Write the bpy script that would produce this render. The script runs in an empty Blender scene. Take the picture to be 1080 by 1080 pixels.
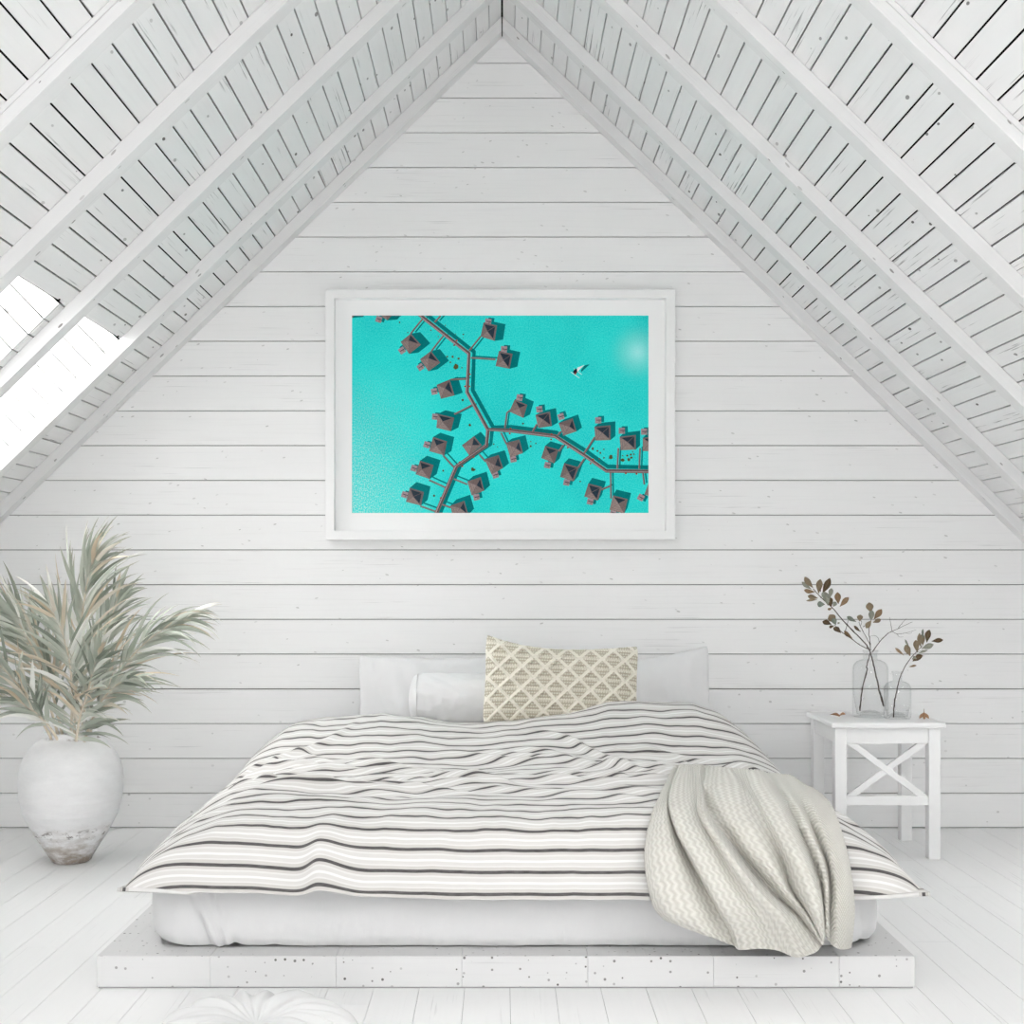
import bpy, bmesh, math, random
import numpy as np
from mathutils import Vector, Matrix, noise
from mathutils.bvhtree import BVHTree

C = bpy.context.scene.collection
F = 1409.0                      # focal length in pixels of the 1080 px frame
VX, VY, EYE = 529.5, 606.0, 1.10
WALL = 5.80                     # distance of the gable wall

def P(px, py, Y):               # a sight line of the photograph met at distance Y
    return Vector(((px - VX) * Y / F, Y, EYE - (py - VY) * Y / F))

# ------------------------------------------------------------------ helpers
class MB:
    def __init__(s):
        s.v, s.f, s.uv, s.m = [], [], [], []
    def face(s, pts, uvs=None, m=0):
        b = len(s.v)
        s.v += [Vector(p) for p in pts]
        s.f.append(tuple(range(b, b + len(pts))))
        s.uv.append(uvs or [(0, 0)] * len(pts)); s.m.append(m)
    def hexa(s, c, grain=0, m=0, off=None):
        # c = 8 corners, index = ix + 2*iy + 4*iz ; grain = local axis of the wood grain
        off = off or (random.uniform(0, 50), random.uniform(0, 50))
        c = [Vector(p) for p in c]
        L = [(c[1] - c[0]).length, (c[2] - c[0]).length, (c[4] - c[0]).length]
        b = len(s.v); s.v += c
        for idx, ax in (((0, 2, 3, 1), (0, 1)), ((4, 5, 7, 6), (0, 1)), ((0, 1, 5, 4), (0, 2)),
                        ((2, 6, 7, 3), (0, 2)), ((0, 4, 6, 2), (1, 2)), ((1, 3, 7, 5), (1, 2))):
            a0, a1 = ax
            if a1 == grain: a0, a1 = a1, a0
            uv = []
            for i in idx:
                bits = (i & 1, (i >> 1) & 1, (i >> 2) & 1)
                uv.append((bits[a0] * L[a0] + off[0], bits[a1] * L[a1] + off[1] + (0.37 if 2 in ax else 0)))
            s.f.append(tuple(b + i for i in idx)); s.uv.append(uv); s.m.append(m)
    def box(s, lo, hi, grain=0, m=0, fn=None, off=None):
        c = [Vector((lo[0] if not i & 1 else hi[0], lo[1] if not i & 2 else hi[1], lo[2] if not i & 4 else hi[2])) for i in range(8)]
        if fn: c = [fn(p) for p in c]
        s.hexa(c, grain, m, off)
    def grid(s, pts, uvs=None, closed_u=False, m=0):
        # pts[i][j]
        b = len(s.v); nu, nv = len(pts), len(pts[0])
        for r in pts: s.v += [Vector(p) for p in r]
        for i in range(nu if closed_u else nu - 1):
            i2 = (i + 1) % nu
            for j in range(nv - 1):
                q = ((i, j), (i2, j), (i2, j + 1), (i, j + 1))
                s.f.append(tuple(b + a * nv + c for a, c in q))
                if uvs is None: s.uv.append([(0, 0)] * 4)
                else:
                    w = [uvs[a][c] for a, c in q]
                    s.uv.append(w)
                s.m.append(m)
    def tube(s, pts, rad, n=8, m=0, cap=True):
        pts = [Vector(p) for p in pts]
        rings = []
        ref = Vector((0.31, -0.87, 0.4)).normalized()
        L = 0
        uvs = []
        for k, p in enumerate(pts):
            t = (pts[min(k + 1, len(pts) - 1)] - pts[max(k - 1, 0)]).normalized()
            a = t.cross(ref).normalized(); bb = t.cross(a)
            r = rad[k] if hasattr(rad, '__len__') else rad
            if k: L += (p - pts[k - 1]).length
            rings.append([p + (a * math.cos(2 * math.pi * i / n) + bb * math.sin(2 * math.pi * i / n)) * r for i in range(n)])
        b = len(s.v)
        for r in rings: s.v += r
        for k in range(len(rings) - 1):
            for i in range(n):
                j = (i + 1) % n
                s.f.append((b + k * n + i, b + k * n + j, b + (k + 1) * n + j, b + (k + 1) * n + i))
                s.uv.append([(0, 0)] * 4); s.m.append(m)
        if cap:
            for o in (0, (len(rings) - 1) * n):
                s.f.append(tuple(b + o + i for i in range(n))); s.uv.append([(0, 0)] * n); s.m.append(m)
    def lathe(s, prof, c, n=48, m=0):
        pts = [[Vector((c[0] + r * math.cos(2 * math.pi * i / n), c[1] + r * math.sin(2 * math.pi * i / n), c[2] + z)) for r, z in prof] for i in range(n)]
        uvs = [[(i / n, z) for r, z in prof] for i in range(n)]
        s.grid(pts, uvs, closed_u=True, m=m)
    def build(s, name, mats, parent=None, origin=None, smooth=False, bevel=0, merge=0, bevseg=2):
        o0 = Vector(origin) if origin is not None else (parent_world(parent) if parent else Vector((0, 0, 0)))
        me = bpy.data.meshes.new(name)
        me.from_pydata([tuple(p - o0) for p in s.v], [], s.f)
        uvl = me.uv_layers.new(name='UVMap')
        flat = [c for f in s.uv for uv in f for c in uv]
        uvl.data.foreach_set('uv', flat)
        for mt in (mats if isinstance(mats, (list, tuple)) else [mats]): me.materials.append(mt)
        me.polygons.foreach_set('material_index', s.m)
        if smooth: me.polygons.foreach_set('use_smooth', [True] * len(s.f))
        bm = bmesh.new(); bm.from_mesh(me)
        if merge: bmesh.ops.remove_doubles(bm, verts=bm.verts, dist=merge)
        bmesh.ops.recalc_face_normals(bm, faces=bm.faces)
        bm.to_mesh(me); bm.free()
        me.update()
        o = bpy.data.objects.new(name, me); C.objects.link(o)
        o.location = o0 - (parent_world(parent) if parent else Vector((0, 0, 0)))
        if parent: o.parent = parent
        if bevel:
            md = o.modifiers.new('edge', 'BEVEL'); md.width = bevel; md.segments = bevseg; md.limit_method = 'ANGLE'
            md.angle_limit = math.radians(40)
        return o

def parent_world(o):
    p = Vector(o.location)
    while o.parent:
        o = o.parent; p += Vector(o.location)
    return p
def tag(o, label, cat, group=None):
    o['label'] = label; o['category'] = cat
    if group: o['group'] = group
    return o
def thing(name, label, cat, loc, group=None):
    o = bpy.data.objects.new(name, None); C.objects.link(o); o.location = loc; o.empty_display_size = .05
    return tag(o, label, cat, group)
def struct(o):
    o['kind'] = 'structure'; return o
def lerp(a, b, t): return a + (b - a) * t
def sstep(a, b, x):
    t = min(1, max(0, (x - a) / (b - a))); return t * t * (3 - 2 * t)
def spline(pts, t):             # Catmull-Rom through a list of Vectors / tuples
    n = len(pts) - 1; x = min(max(t, 0), 1) * n; i = min(int(x), n - 1); u = x - i
    p = [Vector(pts[min(max(k, 0), n)]) for k in (i - 1, i, i + 1, i + 2)]
    return 0.5 * ((2 * p[1]) + (p[2] - p[0]) * u + (2 * p[0] - 5 * p[1] + 4 * p[2] - p[3]) * u * u + (3 * p[1] - p[0] - 3 * p[2] + p[3]) * u ** 3)
def fbm(x, y, z=0, o=3):
    return noise.fractal(Vector((x, y, z)), 0.9, 2.1, o)

# ------------------------------------------------------------------ materials
class NT:
    def __init__(s, name):
        s.mat = bpy.data.materials.new(name); s.mat.use_nodes = True
        s.t = s.mat.node_tree; s.b = s.t.nodes['Principled BSDF']
    def n(s, kind, **kw):
        nd = s.t.nodes.new(kind)
        for k, v in kw.items():
            if k.startswith('i_'):
                key = k[2:]; key = int(key) if key.isdigit() else key.replace('_', ' ')
                nd.inputs[key].default_value = v
            else: setattr(nd, k, v)
        return nd
    def l(s, a, b): s.t.links.new(a, b)
    def math(s, op, a, b=None, clamp=False):
        nd = s.n('ShaderNodeMath', operation=op, use_clamp=clamp)
        for k, x in enumerate((a, b)):
            if x is None: continue
            if isinstance(x, (int, float)): nd.inputs[k].default_value = x
            else: s.l(x, nd.inputs[k])
        return nd.outputs[0]
    def mix(s, f, a, b):
        nd = s.n('ShaderNodeMix', data_type='RGBA')
        for k, x in ((0, f), (6, a), (7, b)):
            if isinstance(x, (int, float)): nd.inputs[k].default_value = x
            elif isinstance(x, (tuple, list)): nd.inputs[k].default_value = tuple(x) + ((1,) if len(x) == 3 else ())
            else: s.l(x, nd.inputs[k])
        return nd.outputs[2]
    def ramp(s, x, a, b):       # linear 0..1 between a and b
        nd = s.n('ShaderNodeMapRange'); nd.inputs[1].default_value = a; nd.inputs[2].default_value = b
        s.l(x, nd.inputs[0]); return nd.outputs[0]
    def coords(s, which='UV', scale=(1, 1, 1)):
        tc = s.n('ShaderNodeTexCoord'); mp = s.n('ShaderNodeMapping'); mp.inputs['Scale'].default_value = scale
        s.l(tc.outputs[which], mp.inputs[0]); return mp.outputs[0]
    def noise(s, vec, scale=1, detail=3, rough=.55):
        nd = s.n('ShaderNodeTexNoise'); nd.inputs['Scale'].default_value = scale; nd.inputs['Detail'].default_value = detail
        nd.inputs['Roughness'].default_value = rough; s.l(vec, nd.inputs['Vector']); return nd.outputs[0]
    def bump(s, h, strength=.3, dist=.003):
        nd = s.n('ShaderNodeBump'); nd.inputs['Strength'].default_value = strength; nd.inputs['Distance'].default_value = dist
        s.l(h, nd.inputs['Height']); s.l(nd.outputs[0], s.b.inputs['Normal'])
    def base(s, col, rough=.6, spec=.3):
        if isinstance(col, (tuple, list)): s.b.inputs['Base Color'].default_value = tuple(col)[:3] + (1,)
        else: s.l(col, s.b.inputs['Base Color'])
        s.b.inputs['Roughness'].default_value = rough; s.b.inputs['Specular IOR Level'].default_value = spec
        return s.mat

def painted_wood(name, col, rough=.5, streak=.06, knots=.0, knot_scale=(9, 16), crack=0.0, spec=.3, grain=(2.2, 60), knot_dark=(.09, .085, .08)):
    m = NT(name)
    g = m.noise(m.coords('UV', (grain[0], grain[1], 1)), 1, 4)
    big = m.noise(m.coords('UV', (.9, 3, 1)), 1, 2)
    c2 = tuple(x * (1 - streak * 3.2) for x in col)
    c = m.mix(m.ramp(g, .52, .85), col, c2)
    c = m.mix(m.ramp(big, .3, .9), c, tuple(x * (1 - streak * .8) for x in col))
    if crack:
        k = m.noise(m.coords('UV', (2.6, 130, 1)), 1, 3, .6)
        gate = m.ramp(m.noise(m.coords('UV', (1.6, 9, 1)), 1, 1), .53, .62)
        c = m.mix(m.math('MULTIPLY', m.math('MULTIPLY', m.ramp(k, .60, .68), gate), crack), c, tuple(x * .33 for x in col))
    if knots:
        v = m.n('ShaderNodeTexVoronoi', voronoi_dimensions='2D'); v.inputs['Scale'].default_value = 1; v.inputs['Randomness'].default_value = 1
        m.l(m.coords('UV', (knot_scale[0], knot_scale[1], 1)), v.inputs['Vector'])
        sep = m.n('ShaderNodeSeparateColor'); m.l(v.outputs['Color'], sep.inputs[0])
        sz = m.math('MULTIPLY', m.math('SQRT', m.ramp(sep.outputs[0], 1 - knots, 1)), .17)
        d = m.math('SUBTRACT', sz, v.outputs['Distance'])
        f = m.math('MULTIPLY', m.ramp(d, 0.0, .03), m.math('ADD', m.math('MULTIPLY', sep.outputs[1], .7), .3))
        c = m.mix(f, c, knot_dark)
    m.bump(g, .12, .002)
    return m.base(c, rough, spec)

WHITE = (.80, .80, .80)
M = {}
M['wall'] = painted_wood('white wall boards', (.91, .91, .91), .5, .022, .07, (22, 30), 0.3, knot_dark=(.60, .595, .59))
M['roof'] = painted_wood('white ceiling boards', (.86, .86, .86), .5, .02, .10, (11, 24), 1.0)
M['rafter'] = painted_wood('white rafter paint', (.80, .80, .80), .5, .02, .06, (14, 30), .25, knot_dark=(.25, .24, .23))
M['floor'] = painted_wood('white floor planks', (.84, .84, .84), .38, .015, 0, (5, 12), .25, spec=.45)
M['platform'] = painted_wood('white speckled platform wood', (.66, .66, .66), .45, .02, .26, (40, 40), .15)
M['stool'] = painted_wood('white lacquered stool', (.82, .82, .82), .32, .01, 0, spec=.5)
M['dark'] = NT('black gap lining').base((.012, .012, .012), .9, 0)
M['groove'] = NT('grey groove backing').base((.38, .38, .38), .9, 0)
M['frame'] = NT('white frame lacquer').base((.91, .91, .91), .4, .35)
M['mat'] = NT('white mat board').base((.94, .94, .94), .8, .1)

def fabric(name, col, scale=900, bump=.15, rough=.9, fine=True):
    m = NT(name)
    c = m.coords('Object', (1, 1, 1))
    n1 = m.noise(c, 9, 4)
    colr = m.mix(m.ramp(n1, .3, .7), col, tuple(x * .97 for x in col))
    m.b.inputs['Sheen Weight'].default_value = .1
    h = m.math('ADD', m.noise(c, scale, 2), m.math('MULTIPLY', m.noise(c, 28, 5), 2.2))
    m.bump(h, bump, .003)
    return m.base(colr, rough, .1)
M['sheet'] = fabric('white cotton sheet', (.71, .71, .715), bump=.3)
M['pillow'] = fabric('white pillow cotton', (.82, .82, .825), bump=.5)
M['pouf'] = fabric('white pouf linen', (.66, .66, .66), bump=.4)
M['core'] = NT('black mattress underside').base((.01, .01, .01), .9, 0)

# ------------------------------------------------------------------ roof frame of reference
RIDGE = 3.497
TAN = .970
TH = math.atan(TAN); CT, ST = math.cos(TH), math.sin(TH)
def roof(side):                  # (u down the slope, v depth, w outward) -> world
    s = -1 if side == 'left' else 1
    def fn(p): return Vector((s * (p[0] * CT + p[2] * ST), p[1], RIDGE - p[0] * ST + p[2] * CT))
    return fn
BW = .0541 / CT                  # ceiling board pitch along the slope
NB = 52                          # boards per slope
REAR = -4.0
RAFT_W, RAFT_D = .076, .047
RAFT_Y = [5.277, 4.627, 3.985, 3.351, 2.71, 2.07, 1.43, .79, .15, -.49, -1.13, -1.77, -2.41, -3.05, -3.69]
# two seen left roof windows plus unseen openings added for light: (from, to) in depth, boards left out, depth of the boarded shaft
OPEN = {'left': [(-2.30, -1.82, 28, 41, .30), (-1.02, -.54, 28, 41, .30), (.26, .74, 28, 41, .30), (1.54, 2.02, 28, 41, .30), (4.08, 4.572, 28, 38, .75), (4.72, 5.277, 28, 38, .75)],  # last two are seen, the others added out of view for light
        'right': [(-2.30, -1.82, 28, 41, .30), (-1.02, -.54, 28, 41, .30), (.26, .74, 28, 41, .30), (1.54, 2.02, 28, 41, .30), (4.08, 4.572, 41, 46, .35)]}  # all unseen, added to light the room

def build_slope(side):
    random.seed(5 if side == 'left' else 6)
    fn = roof(side); mb = MB(); g = .0028
    for k in range(NB):
        u0, u1 = k * BW + g, (k + 1) * BW - g
        segs, y = [], REAR
        for a, b, k0, k1, D in OPEN[side]:
            if k0 <= k < k1: segs.append((y, a - .018)); y = b + .018
        segs.append((y, WALL))
        off = (random.uniform(0, 50), random.uniform(0, 50))
        for a, b, k0, k1, D in OPEN[side]:      # the board above a roof opening is a little narrower
            if k == k0 - 1:
                lo = segs.pop(); segs += [(lo[0], a - .03), (a - .03, b + .03, .012), (b + .03, lo[1])]
        for sg in segs:
            mb.box((u0, sg[0], 0), (u1 - (sg[2] if len(sg) > 2 else 0), sg[1], .018), 1, 0, fn, (off[0] + sg[0], off[1]))
    y = REAR                         # dark lining above the boards
    umax = NB * BW
    for a, b, k0, k1, D in OPEN[side]:
        mb.box((-.03, y, .026), (umax, a - .02, .05), 1, 1, fn)
        mb.box((-.03, a - .02, .026), (k0 * BW, b + .02, .05), 1, 1, fn)
        mb.box((k1 * BW, a - .02, .026), (umax, b + .02, .05), 1, 1, fn)
        y = b + .02
    mb.box((-.03, y, .026), (umax, WALL + .1, .05), 1, 1, fn)
    return struct(mb.build('ceiling_' + side, [M['roof'], M['dark']]))
build_slope('left'); build_slope('right')

def build_shaft(i, side, y0, y1, k0, k1, D):
    fn = roof(side); mb = MB(); g = .0024
    ua, ub = k0 * BW, k1 * BW
    random.seed(40 + i)
    for k in range(k0, k1):                  # boards running out through the roof
        a, b = k * BW + g, (k + 1) * BW - g
        mb.box((a, y1, .001), (b, y1 + .016, D), 2, 0, fn)
        mb.box((a, y0 - .016, .001), (b, y0, D), 2, 0, fn)
    mb.box((ua, y1 + .0165, .02), (ub, y1 + .026, D), 2, 1, fn)
    mb.box((ua, y0 - .03, .02), (ub, y0 - .02, D), 2, 1, fn)
    mb.box((ua - .02, y0 - .02, .02), (ua - .004, y1 + .02, D), 1, 0, fn)
    mb.box((ub + .004, y0 - .02, .02), (ub + .02, y1 + .02, D), 1, 0, fn)
    return struct(mb.build('window_%d' % i, [M['roof'], M['dark']]))  # shafts of the two seen windows and of the added openings
for i, (sd_, op) in enumerate((k, op) for k in OPEN for op in OPEN[k]): build_shaft(i + 1, sd_, *op)

# rafters
def build_rafter(side, y, idx, w=RAFT_W):
    fn = roof(side); mb = MB()
    random.seed(100 + idx)
    L = 2.95 / CT; q = .0023
    def plumb(p):                # plumb cut at the ridge so the pair meets in a vertical joint
        v = fn(p)
        if p[0] < .5:
            s = -1 if side == 'left' else 1
            u = (q - p[2] * ST) / CT if p[2] < 0 else q / CT
            v = fn((u, p[1], p[2]))
        return v
    if abs(y - 3.351) < .01:     # the nearest pair is split along its length
        mb.box((0, y, -RAFT_D), (L, y + w, -.0165), 0, 0, plumb); mb.box((0, y + .001, -.0155), (L, y + w, -.0006), 0, 0, plumb)
    else: mb.box((0, y, -RAFT_D), (L, y + w, -.0006), 0, 0, plumb)
    return struct(mb.build('trim_%d' % idx, M['rafter'], bevel=.002))
n = 1
for y in RAFT_Y:
    build_rafter('left', y, n); build_rafter('right', y, n + 1); n += 2
build_rafter('left', 5.73, n, .069); build_rafter('right', 5.73, n + 1, .069); n += 2
mb = MB()                        # added black strips standing in for shade in the ridge joint
for y in RAFT_Y + [5.73]:
    mb.box((-.0021, y + .002, RIDGE - .0625), (.0021, y + (.067 if y > 5.5 else RAFT_W - .002), RIDGE - .004))
mb.box((-.012, REAR, RIDGE - .004), (.012, WALL, RIDGE + .01))
struct(mb.build('trim_%d' % n, M['dark'])); n += 1

# ------------------------------------------------------------------ gable wall, floor, other walls
def build_gable():
    mb = MB(); random.seed(11)
    p = 36.66 * WALL / F; g = .0021
    k = 0; z = 0.0
    while z < RIDGE:
        z0, z1 = (z + g if k else .004), min(z + p - g, RIDGE - .002)
        if z1 > z0:
            w0, w1 = min(3.0, (RIDGE - z0) / TAN - .002), min(3.0, (RIDGE - z1) / TAN - .002)
            c = [(-w0, WALL, z0), (w0, WALL, z0), (-w0, WALL + .016, z0), (w0, WALL + .016, z0),
                 (-w1, WALL, z1), (w1, WALL, z1), (-w1, WALL + .016, z1), (w1, WALL + .016, z1)]
            mb.hexa(c, 0)
        k += 1; z += p
    mb.box((-3, WALL + .012, -.05), (3, WALL + .05, .62), 0, 1)
    mb.face([(-3, WALL + .012, .6), (3, WALL + .012, .6), (0, WALL + .012, RIDGE)], None, 1)
    return struct(mb.build('wall_back', [M['wall'], M['groove']]))
build_gable()
def build_floor():
    mb = MB(); random.seed(12)
    pitch = .1205; x = -.461 - 22 * pitch; g = .0006
    while x < 3.0:
        y = REAR; j = random.uniform(.4, 2.4)
        while y < WALL:
            y1 = min(WALL + .01, y + j)
            mb.box((x + g, y + .0006, -.02), (x + pitch - g, y1 - .0006, 0), 1, 0)
            y = y1; j = random.uniform(1.6, 2.6)
        x += pitch
    mb.box((-3.2, REAR, -.06), (3.2, WALL + .05, -.004), 1, 1)
    return struct(mb.build('floor', [M['floor'], M['groove']]))
build_floor()
KN = 2.80
for side, s in (('left', -1), ('right', 1)):
    mb = MB(); mb.box((s * KN, REAR, 0), (s * (KN + .05), WALL, .95), 1)
    struct(mb.build('wall_' + side, M['wall']))
mb = MB()                        # wall behind the viewpoint, with an unseen opening added for frontal light
wx0, wx1, wz0, wz1 = -.55, .55, .7, 1.6
for lo, hi in (((-3, REAR - .06, 0), (wx0, REAR, 3.5)), ((wx1, REAR - .06, 0), (3, REAR, 3.5)), ((wx0, REAR - .06, 0), (wx1, REAR, wz0)), ((wx0, REAR - .06, wz1), (wx1, REAR, 3.5))):
    mb.box(lo, hi)
struct(mb.build('wall_rear', M['wall']))

# ------------------------------------------------------------------ framed picture
def build_picture():
    Yf, Yb = 5.732, WALL - .002
    sc = F / Yf
    def X(px): return (px - VX) / sc
    def Z(py): return EYE - (py - VY) / sc
    o = thing('framed_picture', 'large white framed aerial print of huts on turquoise water hung on the board wall', 'picture',
              (X(527.5), Yb, Z(437)))
    x0, x1, z1, z0 = X(343), X(712), Z(305), Z(569)
    a = .0385
    mb = MB()
    def loop(d, y): return [(x0 + d, y, z0 + d), (x1 - d, y, z0 + d), (x1 - d, y, z1 - d), (x0 + d, y, z1 - d)]
    rings = [loop(0, Yb), loop(0, Yf), loop(a, Yf), loop(a, Yb)]
    for k in range(4):
        A_, B_ = rings[k], rings[(k + 1) % 4]
        for e in range(4):
            f_ = (e + 1) % 4
            mb.face([A_[e], A_[f_], B_[f_], B_[e]])
    mb.build('frame', M['frame'], o, bevel=.0015, merge=.0001)
    Ym = Yf + .040                       # mat sits well behind the frame front
    sm = F / Ym
    ax0, ax1 = (371.2 - VX) / sm, (684 - VX) / sm
    az1, az0 = EYE - (332.7 - VY) / sm, EYE - (541 - VY) / sm
    mb = MB()
    ox0, ox1, oz0, oz1 = x0 + a - .004, x1 - a + .004, z0 + a - .004, z1 - a + .004
    t = .0025
    O = [(ox0, oz0), (ox1, oz0), (ox1, oz1), (ox0, oz1)]; I = [(ax0, az0), (ax1, az0), (ax1, az1), (ax0, az1)]
    for k in range(4):
        j = (k + 1) % 4
        pts = [Vector((p[0], y, p[1])) for (p, y) in ((O[k], Ym), (O[j], Ym), (O[k], Ym + t), (O[j], Ym + t), (I[k], Ym), (I[j], Ym), (I[k], Ym + t), (I[j], Ym + t))]
        mb.hexa(pts, 0)
    mb.build('mat_board', M['mat'], o)
    mb = MB(); mb.box((ox0, Ym + .007, oz0), (ox1, Yb - .0005, oz1)); mb.build('backing_board', M['mat'], o)

    # the print itself: one flat sheet carrying the aerial view
    Yp = Ym + t + .0012
    sp = F / Yp
    def W(px, py, lay): return Vector(((px - VX) / sp, Yp - lay * .00004, EYE - (py - VY) / sp))
    L0, L1, T0, T1 = 371.0, 684.3, 332.4, 541.3
    pm = MB()
    water, sh, deck, rA, rB, rC, rD, trim, walk, wlite, rock, redd, white, navy = range(14)
    pm.face([W(L0 - 1, T1 + 1, 0), W(L1 + 1, T1 + 1, 0), W(L1 + 1, T0 - 1, 0), W(L0 - 1, T0 - 1, 0)], [(0, 0), (1.5, 0), (1.5, 1), (0, 1)], water)
    def clip(poly):
        for axis, lim, sg in ((0, L0, 1), (0, L1, -1), (1, T0, 1), (1, T1, -1)):
            out = []
            for i in range(len(poly)):
                a_, b_ = poly[i - 1], poly[i]
                ia, ib = sg * (a_[axis] - lim) >= 0, sg * (b_[axis] - lim) >= 0
                if ia != ib:
                    t_ = (lim - a_[axis]) / (b_[axis] - a_[axis])
                    out.append((a_[0] + t_ * (b_[0] - a_[0]), a_[1] + t_ * (b_[1] - a_[1])))
                if ib: out.append(b_)
            poly = out
            if not poly: return poly
        return poly
    def poly(pts, m, lay):
        p = clip(list(pts))
        if len(p) < 3: return
        area = sum(p[i - 1][0] * p[i][1] - p[i][0] * p[i - 1][1] for i in range(len(p)))
        if abs(area) < .02: return
        if area > 0: p = p[::-1]
        pm.face([W(x, y, lay) for x, y in p], None, m)
    K = 9.818
    crops = {'A': (370, 330, K), 'B': (460, 330, K), 'C': (420, 435, K), 'D': (500, 400, K), 'E': (580, 430, 9.39)}
    def cv(c, p): x, y, k = crops[c]; return (x + p[0] / k, y + p[1] / k)
    def line(c, pts, w, m, lay, d=(0, 0)):
        q = [cv(c, p) if c else p for p in pts]
        q = [(x + d[0], y + d[1]) for x, y in q]
        nrm = []
        for i in range(len(q)):
            a_, b_ = q[max(i - 1, 0)], q[min(i + 1, len(q) - 1)]
            dx, dy = b_[0] - a_[0], b_[1] - a_[1]; l = math.hypot(dx, dy) or 1
            nrm.append((-dy / l * w / 2, dx / l * w / 2))
        for i in range(len(q) - 1):
            (x0_, y0_), (x1_, y1_) = q[i], q[i + 1]; n0, n1 = nrm[i], nrm[i + 1]
            poly([(x0_ + n0[0], y0_ + n0[1]), (x1_ + n1[0], y1_ + n1[1]), (x1_ - n1[0], y1_ - n1[1]), (x0_ - n0[0], y0_ - n0[1])], m, lay)
    def tri_mean(p): return (sum(x for x, y in p) / len(p), sum(y for x, y in p) / len(p))
    hn = [0]
    def hut(c, corners, apex, dk=None, ang=0.0):
        q = [cv(c, p) for p in corners]; a_ = cv(c, apex)
        cx, cy = tri_mean(q)
        fx = min(1, max(0, (cx - 400) / 280)); fy = min(1, max(0, (cy - 340) / 200))
        d = (11 - 8.0 * (.45 * fy + .55 * fx), -1 - 5.5 * fy)
        s_ = [(x + d[0], y + d[1]) for x, y in q]
        hp = sorted(q + s_); lo_, up_ = [], []
        crs = lambda a, b, c_: (b[0] - a[0]) * (c_[1] - a[1]) - (b[1] - a[1]) * (c_[0] - a[0])
        for src, dst in ((hp, lo_), (hp[::-1], up_)):
            for p in src:
                while len(dst) > 1 and crs(dst[-2], dst[-1], p) <= 0: dst.pop()
                dst.append(p)
        hn[0] += 1
        poly(lo_[:-1] + up_[:-1], sh, 1.3 + .01 * hn[0])
        if dk:
            dx, dy = cv(c, dk); w = 3.2
            ca, sa = math.cos(ang), math.sin(ang)
            def rect(ox, oy, hw, hh, m, lay):
                poly([(dx + (ox + sx * hw) * ca - (oy + sy * hh) * sa, dy + (ox + sx * hw) * sa + (oy + sy * hh) * ca) for sx, sy in ((-1, -1), (1, -1), (1, 1), (-1, 1))], m, lay)
            rect(3, -1.5, w, w, sh, 1.7)
            rect(0, 0, w, w, deck, 2)
            rect(.6, -.2, w * .8, .35, navy, 2.4); rect(-1.2, 1.2, .8, .7, wlite, 2.6); rect(1.2, 1.2, .8, .7, rB, 2.6)
        for k in range(4):
            j = (k + 1) % 4
            t_ = [q[k], q[j], a_]
            mx, my = (q[k][0] + q[j][0]) / 2 - a_[0], (q[k][1] + q[j][1]) / 2 - a_[1]
            l = math.hypot(mx, my) or 1
            lit = (-mx * .75 + my * .66) / l           # light falls in from the lower left
            if lit < -.55:
                poly(t_, trim, 3)
                e = .80
                poly([(a_[0] + (p[0] - a_[0]) * e, a_[1] + (p[1] - a_[1]) * e) for p in t_], rD, 4)
            else:
                poly(t_, rA if lit > .55 else rB if lit > 0.0 else rC, 3)
                # thatch courses
                for e in (.45, .72, .93):
                    b0 = [(a_[0] + (p[0] - a_[0]) * e, a_[1] + (p[1] - a_[1]) * e) for p in (q[k], q[j])]
                    line(None, b0, .28, rC if lit > .0 else trim, 4)
            line(None, [a_, q[k]], .45, trim, 5)
    # jetties: first their shadows on the water, then the boards
    main = [(440.5, 330), (447.5, 336), (494.6, 372.8), (492.6, 413.5), (514.3, 452.8), (538.7, 454.2), (585.6, 460.1), (616.2, 480.1), (639.6, 496.6), (690, 497.3)]
    br = [(514.7, 453), (513.2, 469.6), (481.1, 492), (459.5, 543)]
    shad = [(446, 328), (453, 334), (500, 371), (498.6, 411.5), (520, 450.3), (539.5, 450.3), (587, 456.2), (618, 475.5), (641, 492), (690, 493)]
    line(None, shad, 4.2, sh, 1); line(None, br, 4.0, sh, 1, (4.5, -1.5))
    small = [('A', [(745, 60), (620, 215)]), ('A', [(960, 235), (835, 395)]), ('A', [(930, 30), (870, 95)]), ('B', [(340, 395), (460, 245)]), ('B', [(360, 465), (615, 482)]),
             ('B', [(310, 685), (150, 690)]), ('B', [(370, 955), (190, 1050)]), ('C', [(580, 570), (465, 445)]), ('C', [(495, 780), (320, 700)]), ('C', [(400, 1030), (230, 970)]),
             ('C', [(580, 690), (715, 745)]), ('C', [(840, 435), (905, 510)]), ('C', [(460, 955), (545, 985)]), ('D', [(320, 505), (342, 345), (375, 320)]), ('D', [(280, 555), (335, 670)]),
             ('D', [(605, 545), (650, 465)]), ('D', [(860, 590), (900, 540)]), ('D', [(925, 680), (880, 745)]), ('E', [(340, 450), (445, 290)]), ('E', [(668, 605), (677, 400)]),
             ('E', [(885, 605), (892, 400)]), ('E', [(340, 505), (280, 595)]), ('E', [(600, 640), (606, 900)]), ('E', [(600, 775), (510, 812)]), ('E', [(922, 650), (935, 760)])]
    for c, pts in small: line(c, pts, 1.5, sh, 1, (5, -1.5) if c in 'AB' else (3.6, -3.2) if c == 'C' else (2.5, -1.6))
    for c, pts in small:
        line(c, pts, 1.9, walk, 2); line(c, pts, .5, wlite, 2.5, (-.5, -.3))
    for ln in (main, br):
        line(None, ln, 4.0, walk, 2.7); line(None, ln, 1.3, wlite, 2.8, (-1.0, .4)); line(None, ln, .5, rD, 2.9, (.5, -.2))
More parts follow.
